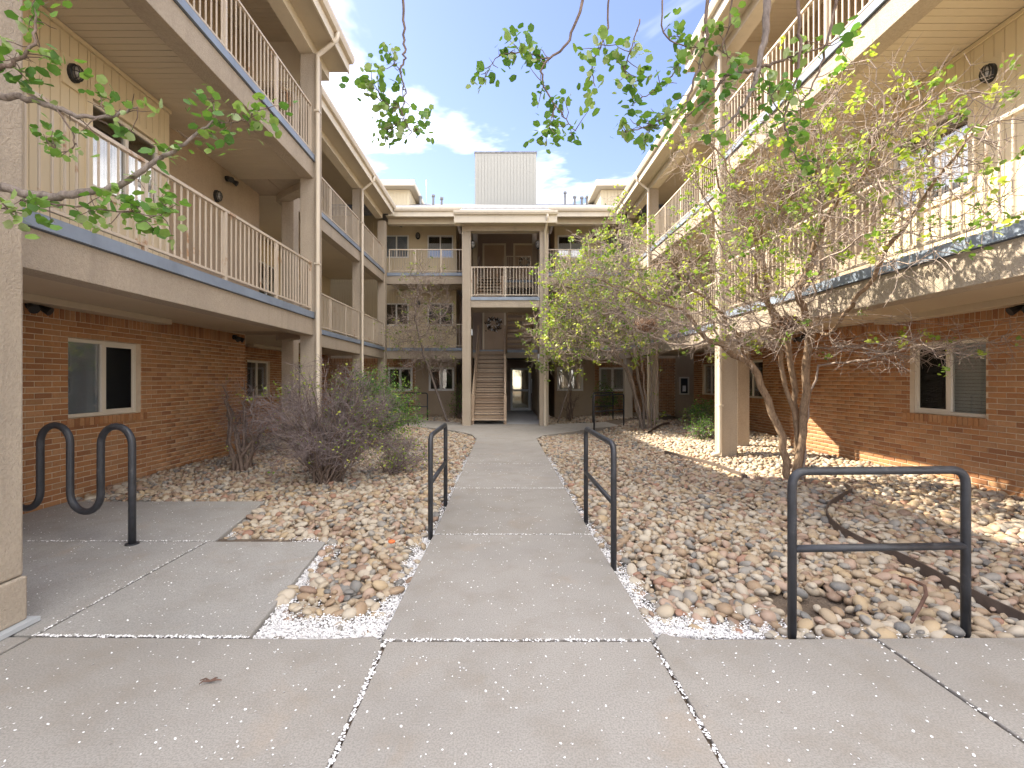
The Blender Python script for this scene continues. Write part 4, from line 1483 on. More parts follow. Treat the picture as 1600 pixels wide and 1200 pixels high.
def pebble_bed(name, xr):
    bed = MB()
    nx, ny = 40, 110
    X0, X1 = xr
    xs_ = np.linspace(X0, X1, nx); ys_ = np.linspace(2.3, 19.4, ny)
    for y in ys_:
        for x in xs_: bed.v.append((x, y, float(bedz(x, y)) - .03))
    for j in range(ny - 1):
        for i in range(nx - 1):
            a = j * nx + i
            bed.f.append((a, a + 1, a + nx + 1, a + nx))
    o = bed.obj(name, SOIL, None, smooth=True)
    tag(o, kind='structure')
    P = []
    for (ya, yb, sp, size, layers) in ((2.3, 5.0, .057, .076, 2), (5.0, 9.0, .059, .077, 2), (9.0, 13.0, .078, .098, 1), (13.0, 19.4, .10, .115, 1)):
        for L in range(layers):
            s = sp if L == 0 else sp * 1.55
            gx, gy = np.meshgrid(np.arange(X0, X1, s), np.arange(ya, yb, s * .87))
            gx = gx + (np.arange(gx.shape[0])[:, None] % 2) * s / 2
            x = (gx + rng.uniform(-.35, .35, gx.shape) * s).ravel(); y = (gy + rng.uniform(-.35, .35, gy.shape) * s).ravel()
            ok = bed_mask(x, y)
            # a bare patch of earth in the right bed and thinner stones at the petal edges
            ok &= ~((((x - 2.05) / .26) ** 2 + ((y - 3.05) / .22) ** 2 < 1) & (rng.random(x.shape) < .85))
            rr_ = rng.random(x.shape)
            edge = ((x < 0) & (y < 2.92) & (x > -1.6) & (rr_ < .86)) | ((x < 0) & (x > XL - .15) & (y < 4.4) & (rr_ < .8)) | ((x < 0) & (x > XL - .09) & (y < 9) & (rr_ < .8)) | ((x < 0) & (x < -1.40) & (x > -1.76) & (y < 4.2) & (rr_ < .65)) | ((x < -1.55) & (x > -2.75) & (y > 4.1) & (y < 4.31) & (rr_ < .7))
            edge |= ((x > 0) & (x < XR + .16) & (y < 4.2) & (rr_ < .75)) | ((x > 0) & (x < XR + .09) & (y < 9) & (rr_ < .8)) | ((x > 0) & (x < 1.55) & (y < 2.66 + .40 * (1.7 - x)) & (rr_ < .8))
            ok &= ~edge
            x, y = x[ok], y[ok]
            n = len(x)
            ln = np.minimum(size * rng.lognormal(0, .33, n) * 1.08, .135)
            wd = ln * rng.uniform(.62, .92, n)
            ht = wd * rng.uniform(.50, .82, n)
            z = bedz(x, y) + (-.004 if L == 0 else .026) + rng.uniform(-.008, .012, n)
            P.append(np.stack([x, y, z, ln, wd, ht], 1))
    P = np.concatenate(P)
    n = len(P)
    R = rot_mats(n, .36)
    S = P[:, 3:6]
    M = R * S[:, None, :]
    rnd = rng.random(n)
    # in view and nearest first
    d = P[:, 1]
    pxx = 786 + F * P[:, 0] / d
    pyy = 594 - F * (P[:, 2] - CAM_H) / d
    vis = (pxx > 5) & (pxx < 1595) & (pyy < 1120) & (pyy > 600)
    score = np.where(vis, P[:, 3] / d, -1) + np.where(P[:, 2] > bedz(P[:, 0], P[:, 1]) + .012, .004, 0)
    idx = np.argsort(-score)
    top = idx[:300]
    used = np.zeros(n, bool); used[top] = True
    meshes = []
    for W in SH1:
        me = bpy.data.meshes.new('river_stone')
        me.from_pydata([tuple(v) for v in W], [], SF1)
        me.polygons.foreach_set('use_smooth', [True] * len(SF1))
        me.materials.append(STONE)
        meshes.append(me)
    for i in top:
        so = bpy.data.objects.new('river_stone', meshes[i % len(meshes)])
        rm = Matrix([list(r) for r in R[i]])
        so.rotation_euler = rm.to_euler()
        so.scale = tuple(S[i])
        so.location = tuple(P[i, :3])
        place(so, o)
    hi = (~used) & (d < 7.0)
    lo = (~used) & (d >= 7.0)
    if hi.any(): batch('river_stones', STONES, SH1, SF1, M[hi], P[hi, :3], rnd[hi], o)
    if lo.any(): batch('river_stones', STONES, SH0, SF0, M[lo], P[lo, :3], rnd[lo], o)
    print(name, n)
    return o


BL_ = pebble_bed('pebble_bed', (-6.57, -.60))
BR_ = pebble_bed('pebble_bed', (.80, 6.67))


# ------------------------------------------------------------------ petals
def petals():
    pos = []
    # scattered on concrete
    n = 9500
    x = rng.uniform(-5.2, 6.0, n)
    y = 1.2 + (rng.random(n) ** 1.3) * 8.0
    on_pad = in_poly(x, y, [(-5.3, 2.6), (-1.5, 2.6), (-1.63, 4.18), (-5.3, 4.18)]) | in_poly(x, y, [(-5.3, 4.2), (-2.66, 4.2), (-2.9, 5.55), (-5.3, 5.55)])
    on_walk = (y < 2.57) | ((x > XL) & (x < XR))
    k = on_pad | on_walk
    for a, b in zip(x[k], y[k]): pos.append((a, b, .004))
    nflat = len(pos)
    # drifts along the edges
    def drift(p, q, w, n, z=.002, onbed=True):
        t = rng.random(n)
        off = np.abs(rng.normal(0, w, n))
        px_, py_ = p[0] + (q[0] - p[0]) * t, p[1] + (q[1] - p[1]) * t
        dxx, dyy = q[0] - p[0], q[1] - p[1]
        l = math.hypot(dxx, dyy)
        nx_, ny_ = -dyy / l, dxx / l
        for a, b, o in zip(px_, py_, off):
            X, Y = a + nx_ * o, b + ny_ * o
            Z = (float(bedz(X, Y)) - .015 + random.uniform(0, .042)) if onbed else z
            pos.append((X, Y, Z))
    drift((XL - .01, 2.75), (XL - .01, 4.6), .09, 6500)
    drift((XL - .01, 4.6), (XL - .01, 9.0), .05, 3000)
    drift((-.72, 2.66), (-1.47, 2.63), -.0 + .12, 10)
    for (a, b, w, c) in (((-1.47, 2.655), (-.72, 2.655), .15, 9000), ((-1.62, 4.20), (-1.46, 2.66), .0, 0)):
        if c: drift(a, b, w, c)
    drift((-1.62, 4.15), (-1.47, 2.68), .08, 5200)
    drift((-2.66, 4.22), (-1.62, 4.22), .06, 4200)
    drift((-2.92, 5.55), (-2.66, 4.24), .05, 2000)
    drift((-5.2, 5.60), (-2.95, 5.60), .035, 900)
    drift((XR + .02, 4.6), (XR + .02, 2.72), .09, 5500)
    drift((XR + .02, 9.0), (XR + .02, 4.6), .05, 3000)
    drift((.90, 2.69), (1.75, 2.65), .13, 7000)
    drift((1.75, 2.65), (3.5, 2.65), .04, 500)
    # caught in the joints
    def joint(p, q, n):
        t = rng.random(n)
        for s in t: pos.append((p[0] + (q[0] - p[0]) * s + random.gauss(0, .006), p[1] + (q[1] - p[1]) * s + random.gauss(0, .006), -.002 + random.random() * .006))
    joint((XL, 1.0), (XL, 2.6), 520); joint((XR, 1.0), (XR, 2.6), 260); joint((XL, 2.59), (XR, 2.59), 300)
    joint((-2.72, 2.64), (-1.46, 2.62), 420); joint((-2.72, 2.65), (-2.72, 4.18), 130); joint((2.135, 1.2), (2.135, 2.6), 70)
    joint((-5.2, 4.19), (-2.66, 4.19), 260)
    for yy, c in ((4.37, 260), (6.24, 200), (8.08, 100)): joint((XL, yy), (XR, yy), c)
    pos = np.array(pos)
    n = len(pos)
    t = np.linspace(0, 2 * np.pi, 6, endpoint=False)
    tv = np.stack([np.cos(t) * .5, np.sin(t) * .40, .06 * np.cos(2 * t)], 1)
    R = rot_mats(n, .25)
    s = rng.uniform(.008, .0165, n)
    s[:nflat] *= rng.uniform(.55, .95, nflat)
    M = R * s[:, None, None]
    o = batch('fallen_petals', PETAL, [tv], [(0, 1, 2, 3, 4, 5)], M, pos, rng.random(n), None, smooth=False)
    tag(o, 'white blossom petals scattered over the concrete and along its edges', 'petals')


petals()


# ------------------------------------------------------------------ black handrails and bike rack
def arc(c, a, b, r, n=6):
    """rounded corner at c between directions to a and b"""
    c, a, b = Vector(c), Vector(a), Vector(b)
    p = c + (a - c).normalized() * r
    q = c + (b - c).normalized() * r
    out = []
    for i in range(n + 1):
        t = i / n
        out.append(p * (1 - t) ** 2 + c * 2 * t * (1 - t) + q * t * t)
    return out


def handrail(label, p, q, top, mid, r=.024, zb0=-.1, zb1=-.1):
    h = thing('handrail', label, 'handrail', (p[0], p[1], 0), 'black tube handrails along the walks')
    a0, a1 = Vector((p[0], p[1], zb0)), Vector((p[0], p[1], top))
    b1, b0 = Vector((q[0], q[1], top)), Vector((q[0], q[1], zb1))
    pts = [a0] + arc(a1, a0, b1, .09) + arc(b1, a1, b0, .09) + [b0]
    m = MB(); m.tube(pts, r, 12); m.obj('hoop', BLACK, h, smooth=True)
    m = MB(); m.tube([(p[0], p[1], mid), (q[0], q[1], mid)], r * .9, 12); m.obj('mid_rail', BLACK, h, smooth=True)
    return h


handrail('black tube handrail nearest the camera, standing across the right pebble bed', (1.68, 2.645), (2.735, 2.69), .95, .50)
handrail('black tube handrail on the left edge of the central walk', (-.69, 4.33), (-.69, 5.46), .95, .50)
handrail('black tube handrail on the right edge of the central walk', (.88, 3.62), (.88, 4.83), .97, .50)
handrail('far right black handrail in front of the side walk', (2.67, 13.35), (3.86, 14.55), 1.03, .55)
handrail('far right black handrail behind the side walk', (3.15, 15.95), (4.0, 16.55), 1.03, .55)
handrail('far left black handrail in front of the side walk, beside the bush', (-3.07, 14.72), (-3.95, 15.25), 1.0, .5)
handrail('far left black handrail behind the side walk', (-2.79, 16.8), (-3.75, 17.45), 1.0, .5)

br = thing('bike_rack', 'black wave-shaped tube bike rack on the concrete pad', 'bike rack', (-3.35, 4.11, 0))
pts = []
zt, zb, rr = 1.06, .27, .165
x = -3.35
dirx = -1


def rk(xx): return 4.11 + (-3.35 - xx) * .16


pts.append((x, rk(x), -.05)); pts.append((x, rk(x), .5))
cx = x
up = True
for k in range(5):
    c = cx - rr
    for i in range(13):
        a = math.pi * i / 12
        xx = c + rr * math.cos(a)
        zz = (zt - rr + rr * math.sin(a)) if up else (zb + rr - rr * math.sin(a))
        pts.append((xx, rk(xx), zz))
    cx -= 2 * rr
    up = not up
pts.append((cx, rk(cx), -.05))
m = MB(); m.tube(pts, .030, 14); m.obj('wave_tube', BLACK, br, smooth=True)
for xx in (-3.35, cx):
    m = MB(); m.tube([(xx, rk(xx), -.001), (xx, rk(xx), .008)], .055, 16); m.obj('foot_plate', BLACK, br)

# ------------------------------------------------------------------ garden edging, hose, litter
def strip(name, label, cat, pts, h=.095, th=.012, mat=EDGE):
    m = MB()
    P = []
    # Catmull-Rom
    q = [Vector((a, b, 0)) for a, b in pts]
    q = [q[0]] + q + [q[-1]]
    for i in range(1, len(q) - 2):
        for t in np.linspace(0, 1, 10, endpoint=False):
            p0, p1, p2, p3 = q[i - 1:i + 3]
            P.append(.5 * ((2 * p1) + (-p0 + p2) * t + (2 * p0 - 5 * p1 + 4 * p2 - p3) * t * t + (-p0 + 3 * p1 - 3 * p2 + p3) * t ** 3))
    P.append(q[-2])
    b = len(m.v)
    for i, p in enumerate(P):
        t = (P[min(i + 1, len(P) - 1)] - P[max(i - 1, 0)]).normalized()
        s = Vector((-t.y, t.x, 0)) * th / 2
        z = float(bedz(p.x, p.y))
        for a, zz in ((-1, -.02), (1, -.02), (1, h), (-1, h)):
            m.v.append((p.x + s.x * a, p.y + s.y * a, z + zz))
    for i in range(len(P) - 1):
        for k in range(4):
            m.f.append((i * 4 + k, i * 4 + (k + 1) % 4, (i + 1) * 4 + (k + 1) % 4, (i + 1) * 4 + k))
    m.f.append((3, 2, 1, 0)); e = (len(P) - 1) * 4; m.f.append((e, e + 1, e + 2, e + 3))
    return tag(m.obj(name, mat), label, cat)


def gp(x, y, z=.08):
    d = F * (CAM_H - z) / (y - 594)
    return ((x - 786) * d / F, d)


strip('garden_edging', 'dark bent edging strip winding through the right pebble bed behind the near handrail', 'edging',
      [gp(1296, 757), gp(1330, 768), gp(1318, 780), gp(1293, 797), gp(1300, 816), gp(1340, 838), gp(1420, 868), gp(1506, 908), gp(1600, 949), gp(1660, 975)])
strip('garden_edging', 'short straight edging strip lying in the right pebble bed before the columns', 'edging',
      [gp(1040, 702), gp(1075, 713), gp(1112, 724), gp(1165, 747)], h=.085, th=.05)
strip('garden_edging', 'dark edging curl at the foot of the multi-stemmed middle tree', 'edging',
      [gp(1012, 676), gp(1030, 668), gp(1046, 665)], h=.085)
m = MB(); m.tube([Vector((*gp(a, b, .06), c)) for a, b, c in ((1405, 900, .06), (1425, 912, .09), (1445, 925, .10), (1447, 938, .10), (1438, 952, .08), (1424, 970, .05))], [.006, .008, .010, .011, .010, .008], 7)
tag(m.obj('dead_stick', STICK, smooth=True), 'curved reddish dead stick on the bare earth patch behind the near handrail', 'stick')
p = gp(612, 847, .03)
m = MB(); V_, f_ = ico(1)
m.v = [(p[0] + v[0] * .034, p[1] + v[1] * .026, .035 + v[2] * .018) for v in V_]; m.f = list(f_)  # rounded lump for a small orange piece of litter
tag(m.obj('orange_litter', ORANGE, smooth=True), 'single bright orange piece of litter in the left pebble bed', 'litter')
p = gp(328, 1068, 0)
m = MB()
for a in (0.1, .9, 2.6, 3.6): m.tube([(p[0], p[1], .012), (p[0] + .03 * math.cos(a), p[1] + .02 * math.sin(a), .018), (p[0] + .055 * math.cos(a + .3), p[1] + .03 * math.sin(a + .3), .01)], [.005, .004, .002], 5)
tag(m.obj('dead_leaf', STICK), 'small curled dead leaf on the near left concrete', 'dead leaf')


# ------------------------------------------------------------------ trees
class Plant:
    """collects wood tubes, twig tubes and leaves of one plant"""
    def __init__(self):
        self.wood, self.twig = MB(), MB()
        self.lp, self.lm, self.lr = [], [], []

    def leaf(self, pos, size, nrm=None):
        q = Quaternion((random.gauss(0, 1), random.gauss(0, 1), random.gauss(0, 1), random.gauss(0, 1))).normalized()
        if random.random() < .6:
            q = Quaternion((0, 0, 1), random.uniform(0, 6.28)) @ Quaternion((1, 0, 0), random.gauss(.3, .5)) @ Quaternion((0, 1, 0), random.gauss(0, .5))
        self.lp.append(tuple(pos)); self.lm.append(np.array(q.to_matrix()) * size * random.uniform(.6, 1.25)); self.lr.append(random.random())

    def cluster(self, pos, n, size, spread):
        b = random.random()
        for _ in range(n):
            self.leaf(Vector(pos) + Vector((random.gauss(0, spread), random.gauss(0, spread), random.gauss(0, spread))), size)
            self.lr[-1] = min(1, max(0, b + random.gauss(0, .22)))

    def finish(self, root, wood_mat, twig_mat, leaf_mat, fine=False):
        if self.wood.v: self.wood.obj('trunk', wood_mat, root, smooth=True)
        if self.twig.v: self.twig.obj('branches', twig_mat, root, smooth=True)
        if self.lp:
            if fine:
                k = 11
                a = np.linspace(-2.6, 2.6, k)
                rad = .5 * (1 + .13 * np.cos(a * 5)) * (1 - .12 * np.abs(a) / 2.6)
                v = [(-.32, 0, 0)] + [(.12 + r * math.cos(t), r * .92 * math.sin(t), .16 * (r * math.sin(t)) ** 2 * 4 * .35 - .10 * (r * math.cos(t)) ** 2) for r, t in zip(rad, a)]
                f = [(0, i, i + 1) for i in range(1, k)]
            else:
                v = [(-.5, 0, 0), (-.05, -.42, .10), (.5, -.16, .02), (.42, .22, .05), (-.05, .42, .10)]
                f = [(0, 1, 2), (0, 2, 3), (0, 3, 4)]
            batch('foliage', leaf_mat, [np.array(v)], f, np.array(self.lm), np.array(self.lp), np.array(self.lr), root, smooth=fine)


def rvec(s=1.0):
    return Vector((random.gauss(0, s), random.gauss(0, s), random.gauss(0, s)))


def zigzag(p, d, L, seg, wob, droop=0.0):
    pts = [Vector(p)]
    d = Vector(d).normalized()
    for i in range(seg):
        d = (d + rvec(wob) + Vector((0, 0, droop))).normalized()
        pts.append(pts[-1] + d * (L / seg))
    return pts


def colonize(stems, attr, step, dk, reach, iters, limit=None):
    """space colonisation: stems = list of polylines; returns positions and parents"""
    pos, par = [], []
    for s in stems:
        b = -1
        for i, p in enumerate(s):
            if i == 0 and s is not stems[0] and isinstance(p, int):
                b = p; continue
            pos.append(np.array(p, float)); par.append(b); b = len(pos) - 1
    A = np.array(attr, float)
    alive = np.ones(len(A), bool)
    near = np.full(len(A), -1); nd = np.full(len(A), 1e9)
    start = 0
    for it in range(iters):
        NP = np.array(pos[start:])
        if len(NP) == 0: break
        D = np.linalg.norm(A[:, None, :] - NP[None], axis=2)
        j = D.argmin(1); dm = D[np.arange(len(A)), j]
        upd = dm < nd
        nd[upd] = dm[upd]; near[upd] = j[upd] + start
        alive &= nd > dk
        start = len(pos)
        act = alive & (nd < reach)
        if not act.any(): break
        for k in np.unique(near[act]):
            a = A[act & (near == k)]
            v = a - pos[k]
            v /= np.linalg.norm(v, axis=1)[:, None]
            dvec = v.mean(0) + rng.normal(0, .28, 3)
            if par[k] >= 0:
                pv = pos[k] - pos[par[k]]; pv /= (np.linalg.norm(pv) + 1e-9)
                dvec = dvec + pv * .45
            dvec /= (np.linalg.norm(dvec) + 1e-9)
            nw = pos[k] + dvec * step
            if limit is not None: nw = limit(nw)
            pos.append(nw); par.append(k)
    return np.array(pos), np.array(par)


def grow_tree(stems, attr, step=.14, dk=.17, reach=2.5, iters=90, tip=.0035, power=2.3, limit=None, stem_r=None):
    pos, par = colonize(stems, attr, step, dk, reach, iters, limit)
    n = len(pos)
    kids = [[] for _ in range(n)]
    for i in range(n):
        if par[i] >= 0: kids[par[i]].append(i)
    r = np.zeros(n)
    for i in range(n - 1, -1, -1):
        if not kids[i]: r[i] = tip
        else: r[i] = (sum(r[k] ** power for k in kids[i])) ** (1 / power)
    return pos, par, kids, r


def wood_from(pl, pos, par, kids, r, thick=.014, scale=1.0):
    n = len(pos)
    done = set()
    for i in range(n):
        if par[i] < 0 or (len(kids[par[i]]) > 1 and max(kids[par[i]], key=lambda k: r[k]) != i):
            ch = [par[i], i] if par[i] >= 0 else [i]
            c = i
            while kids[c]:
                c = max(kids[c], key=lambda k: r[k]); ch.append(c)
            if len(ch) < 2: continue
            pts = [Vector(pos[k]) for k in ch]
            rad = [r[k] * scale for k in ch]
            if par[i] >= 0: rad[0] = rad[1]
            if rad[min(1, len(rad) - 1)] > thick: pl.wood.tube(pts, rad, 8, False)
            else: pl.twig.tube(pts, rad, 5 if rad[0] > .006 else 4, False)


def add_twigs(pl, pos, par, kids, r, density, length, leaf_n, leaf_size, leaf_prob, thorn=.3, rmax=.016, droop=0.0, limit=None, leafz=None, tr=1.0):
    for i in range(len(pos)):
        if r[i] > rmax or par[i] < 0: continue
        p = Vector(pos[i])
        d0 = (p - Vector(pos[par[i]])).normalized()
        k = int(density) + (1 if random.random() < density - int(density) else 0)
        for _ in range(k):
            d = (d0 * .5 + rvec(.65)).normalized()
            L = length * random.uniform(.35, 1.2)
            pts = zigzag(p, d, L, 3, .30, droop)
            if limit: pts = [Vector(limit(np.array(q))) for q in pts]
            pl.twig.tube(pts, [.0036 * tr, .003 * tr, .0024 * tr, .0014 * tr], 3, False)
            for _b in range(2):
                if random.random() < .65:
                    q = pts[random.choice((1, 2))]
                    pl.twig.tube(zigzag(q, d + rvec(.7), L * .5, 2, .3, droop), [.0026 * tr, .002 * tr, .001 * tr], 3, False)
            lp = leaf_prob if leafz is None else leaf_prob * leafz(pts[-1])
            if random.random() < lp:
                pl.cluster(pts[-1], leaf_n, leaf_size, leaf_size * .6)
        if not kids[i] and random.random() < (leaf_prob if leafz is None else leaf_prob * leafz(p)) * 1.6:
            pl.cluster(p, leaf_n + 2, leaf_size, leaf_size * .85)


def ell(c, rad, n):
    u = rng.normal(size=(n, 3)); u /= np.linalg.norm(u, axis=1)[:, None]
    return np.array(c) + u * (rng.random(n) ** (1 / 2.2))[:, None] * np.array(rad)


# --- large twiggy tree on the right
def lim_near(p):
    p = np.array(p, float)
    if p[2] > 2.15 and p[0] > 3.97: p[0] = 3.97 - (p[0] - 3.97) * .4
    if p[0] > 5.6: p[0] = 5.6
    if p[2] < 1.45 : p[2] = p[2] + .10
    return p


t1 = thing('twiggy_tree', 'large twiggy tree with several tan trunks in the right pebble bed, crown over the balcony', 'tree', (4.15, 6.4, .06))
P1 = Plant()
base = Vector((4.15, 6.4, -.02))
stems = []
tips = [(3.80, 6.25, 1.75), (3.98, 6.35, 1.95), (3.52, 6.5, 1.75), (4.08, 6.1, 1.9), (4.3, 6.2, 1.65)]
for k, tp in enumerate(tips):
    a = base + Vector((.09 * math.cos(k * 1.3), .09 * math.sin(k * 1.3), 0))
    tp = Vector(tp)
    pts = []
    for t in np.linspace(0, 1, 11):
        q = a.lerp(tp, t)
        q.x += .18 * math.sin(t * 3.1) * (.3 if k % 2 else -.2)
        q.x -= (tp.x - a.x) * .45 * math.sin(t * math.pi) * .5
        q.y -= (tp.y - a.y) * .45 * math.sin(t * math.pi) * .5
        pts.append(tuple(q + rvec(.012)))
    stems.append(pts)
attr = np.concatenate([ell((3.2, 5.7, 2.9), (1.2, 1.4, 1.2), 560), ell((3.35, 4.7, 3.5), (.65, 1.2, 1.1), 420), ell((1.9, 6.5, 2.8), (1.1, 1.1, .9), 300),
                       ell((3.1, 5.9, 2.2), (1.4, 1.4, .45), 300), ell((3.4, 3.7, 3.1), (.5, .7, .8), 200), ell((4.6, 5.2, 1.85), (.8, 1.0, .3), 110), ell((2.9, 5.6, 4.3), (.9, 1.0, .7), 120)])
attr = attr[((attr[:, 0] < 3.94) | (attr[:, 2] < 2.1)) & (attr[:, 1] > 3.0) & (attr[:, 2] > 1.5)]
pos, par, kids, r = grow_tree(stems, attr, step=.115, dk=.14, reach=3.0, iters=80, tip=.0042, power=2.05, limit=lim_near)
r = np.minimum(r, .080)
wood_from(P1, pos, par, kids, r, thick=.02)


def leafz1(p):
    return 1.0 if p[2] > 2.5 else .3


add_twigs(P1, pos, par, kids, r, 2.5, .30, 9, .046, .16, rmax=.014, limit=lim_near, leafz=leafz1)
P1.finish(t1, BARK, TWIG, LEAF)
print('tree1', len(pos), len(P1.lp), len(P1.twig.f))


# --- middle tree with many pale stems
def lim_mid(p):
    p = np.array(p, float)
    if p[2] > 2.1 and p[0] > 4.5: p[0] = 4.5 - (p[0] - 4.5) * .4
    if p[1] > 17.2: p[1] = 17.2
    return p


t2 = thing('twiggy_tree', 'yellow-green leafed tree with a clump of pale stems beside the side walk', 'tree', (4.25, 13.3, .0))
P2 = Plant()
stems = []
for k in range(7):
    a = 2 * math.pi * k / 7
    s0 = Vector((4.25 + .22 * math.cos(a), 13.3 + .12 * math.sin(a), -.05))
    tp = Vector((4.05 + .5 * math.cos(a), 13.15 + .4 * math.sin(a), 1.85 + .2 * math.sin(k)))
    pts = []
    for t in np.linspace(0, 1, 9):
        q = s0.lerp(tp, t ** 1.5); q.z = s0.z + (tp.z - s0.z) * t
        pts.append(tuple(q + rvec(.015)))
    stems.append(pts)
attr = np.concatenate([ell((3.2, 12.9, 3.3), (1.9, 1.5, 1.5), 800), ell((2.4, 13.0, 4.3), (1.3, 1.2, 1.3), 260), ell((3.4, 13.0, 5.6), (.7, .6, 1.3), 70), ell((1.7, 13.2, 2.7), (1.1, 1.0, 1.0), 260)])
attr = attr[((attr[:, 0] < 4.4) | (attr[:, 2] < 2.1)) & (attr[:, 2] > 1.6)]
pos, par, kids, r = grow_tree(stems, attr, step=.17, dk=.20, reach=4.0, iters=70, tip=.006, power=2.2, limit=lim_mid)
r = np.minimum(r, .085)
wood_from(P2, pos, par, kids, r, thick=.025)
add_twigs(P2, pos, par, kids, r, 1.9, .46, 8, .075, .34, rmax=.02, limit=lim_mid, tr=1.8)
P2.finish(t2, BARKG, TWIG, LEAF)
print('tree2', len(pos), len(P2.lp))


# --- slim leaning tree left of the stairs and another right of it
def slim(label, base, mid, top, cr, n, leafp, seed):
    t = thing('slim_tree', label, 'tree', base)
    P = Plant()
    b, m_, tp = Vector(base), Vector(mid), Vector(top)
    pts = [tuple(b.lerp(m_, s) + rvec(.01)) for s in np.linspace(0, 1, 9)] + [tuple(m_.lerp(tp, s) + rvec(.02)) for s in np.linspace(.15, 1, 7)]
    at = np.concatenate([ell(c, rr, k) for c, rr, k in cr])
    at = at[(at[:, 1] < 17.4)]
    pos, par, kids, r = grow_tree([pts], at, step=.16, dk=.19, reach=4, iters=60, tip=.006, power=2.5)
    r = np.minimum(r, .06)
    wood_from(P, pos, par, kids, r, thick=.024)
    add_twigs(P, pos, par, kids, r, 2.2, .5, 5, .06, leafp, rmax=.018, tr=2.0)
    P.finish(t, BARKG, TWIG, LEAF)


slim('slim bare tree leaning left before the far wing, left of the stairs', (-2.0, 16.4, -.03), (-2.75, 16.2, 2.2), (-3.1, 16.0, 3.6),
     [((-2.9, 16.1, 3.4), (1.35, .9, 1.2), 330), ((-2.9, 16.1, 4.9), (1.1, .8, .9), 100), ((-2.6, 16.2, 2.1), (1.1, .8, .3), 90)], 300, .13, 1)
slim('slim tree leaning right before the far wing, right of the stairs', (1.95, 16.3, -.03), (2.5, 16.1, 1.7), (2.6, 15.8, 2.7),
     [((2.4, 15.9, 2.9), (.9, .8, .8), 180)], 150, .4, 2)


# --- shrubs
def shrub(name, label, base, rad, h, n_stem, twigs, mat, wood, leaf_mat=None, leaf_p=0.0, leaf_size=.03, leaf_n=4, leaf_side=None, r0=.012, wob=.16):
    t = thing(name, label, 'shrub', base)
    P = Plant()
    b = Vector(base)
    for k in range(n_stem):
        a = random.uniform(0, 2 * math.pi)
        el = random.uniform(.18, 1.45)
        tgt = b + Vector((rad[0] * math.cos(a) * math.cos(el) * 1.05, rad[1] * math.sin(a) * math.cos(el) * 1.05, h * (.12 + .9 * math.sin(el)) * random.uniform(.75, 1.06)))
        s0 = b + Vector((random.gauss(0, .10), random.gauss(0, .10), -.03))
        pts = []
        N = 8
        for i in range(N + 1):
            u = i / N
            q = s0.lerp(tgt, u)
            q.z += .14 * h * math.sin(u * math.pi)
            pts.append(q + rvec(.028 * (0 if i == 0 else 1)))
        P.wood.tube(pts, [r0 * (1 - .8 * i / N) + .002 for i in range(N + 1)], 5, False)
        for i in range(2, N + 1):
            for _ in range(twigs):
                d = ((pts[i] - pts[i - 1]).normalized() * .6 + rvec(.6))
                L = random.uniform(.10, .34)
                tw = zigzag(pts[i], d, L, 3, wob * 1.6)
                P.twig.tube(tw, [.0034, .0028, .002, .0012], 3, False)
                for _b in range(2):
                    P.twig.tube(zigzag(tw[random.choice((1, 2))], d + rvec(.7), L * .5, 2, .3), [.0024, .0018, .001], 3, False)
                lp = leaf_p
                if leaf_side: lp *= leaf_side(tw[-1])
                if leaf_mat and random.random() < lp: P.cluster(tw[-1], leaf_n, leaf_size, leaf_size)
    P.finish(t, wood, mat, leaf_mat or LEAF)
    return t


shrub('bare_shrub', 'big dome of bare purple-grey twigs in the left pebble bed', (-2.55, 6.6, .0), (1.12, 1.0), 1.60, 80, 5, TWIGP, TWIGD, LEAF, .10, .032, 4,
      leaf_side=lambda p: 2.2 if (p.x > -2.2 or p.z > 1.2) else .25)
shrub('bare_shrub', 'upright bare shrub with dark crooked stems against the left brick wall', (-4.3, 7.5, .02), (.5, .5), 1.5, 11, 4, TWIGP, TWIGD, LEAF, .05, .03, 3, r0=.028)
shrub('leafy_bush', 'bright green leafy bush behind the bare shrubs, by the left columns', (-2.9, 10.4, .0), (1.0, .9), 1.62, 46, 5, TWIGP, TWIGD, LEAFG, .95, .042, 7)
shrub('bare_shrub', 'low sprawling bare shrub with pale leaves below the left walk rails', (-1.75, 7.4, -.03), (.55, .5), .5, 16, 3, TWIGP, TWIGD, LEAF, .25, .035, 4)
shrub('leafy_bush', 'small bright green plant at the far right brick wall', (5.45, 12.5, .05), (.4, .35), .85, 14, 3, TWIGP, TWIGD, LEAFG, .9, .05, 6)
shrub('leafy_bush', 'low grey-green plant left of the right column', (5.0, 10.9, .05), (.65, .45), .45, 16, 3, TWIGP, TWIGD, LEAFG, .8, .04, 5)
shrub('bare_shrub', 'small dark bare shrub under the far window right of the stairs', (2.6, 17.6, .0), (.35, .3), 1.5, 8, 2, TWIGD, TWIGD, r0=.025)
shrub('leafy_bush', 'spreading dull green shrub under the second far window right of the stairs', (4.0, 18.3, .0), (.8, .5), 1.3, 16, 3, TWIGD, TWIGD, LEAFG, .6, .06, 5)
shrub('leafy_bush', 'thin olive shrub under the far window left of the stairs', (-1.75, 17.9, .0), (.5, .4), 1.15, 12, 3, TWIGD, TWIGD, LEAFG, .5, .05, 4)


# --- bird nests
def nest(label, c, s):
    m = MB()
    for _ in range(420):
        d = rvec(1.0).normalized()
        p = Vector(c) + Vector((d.x * s, d.y * s, d.z * s * .62)) * random.uniform(.5, 1.0)
        t = d.cross(rvec()).normalized()
        m.tube([p - t * s * .35, p + rvec(s * .06), p + t * s * .35], [.003, .004, .002], 3, False)
    tag(m.obj('bird_nest', NESTM), label, 'bird nest')


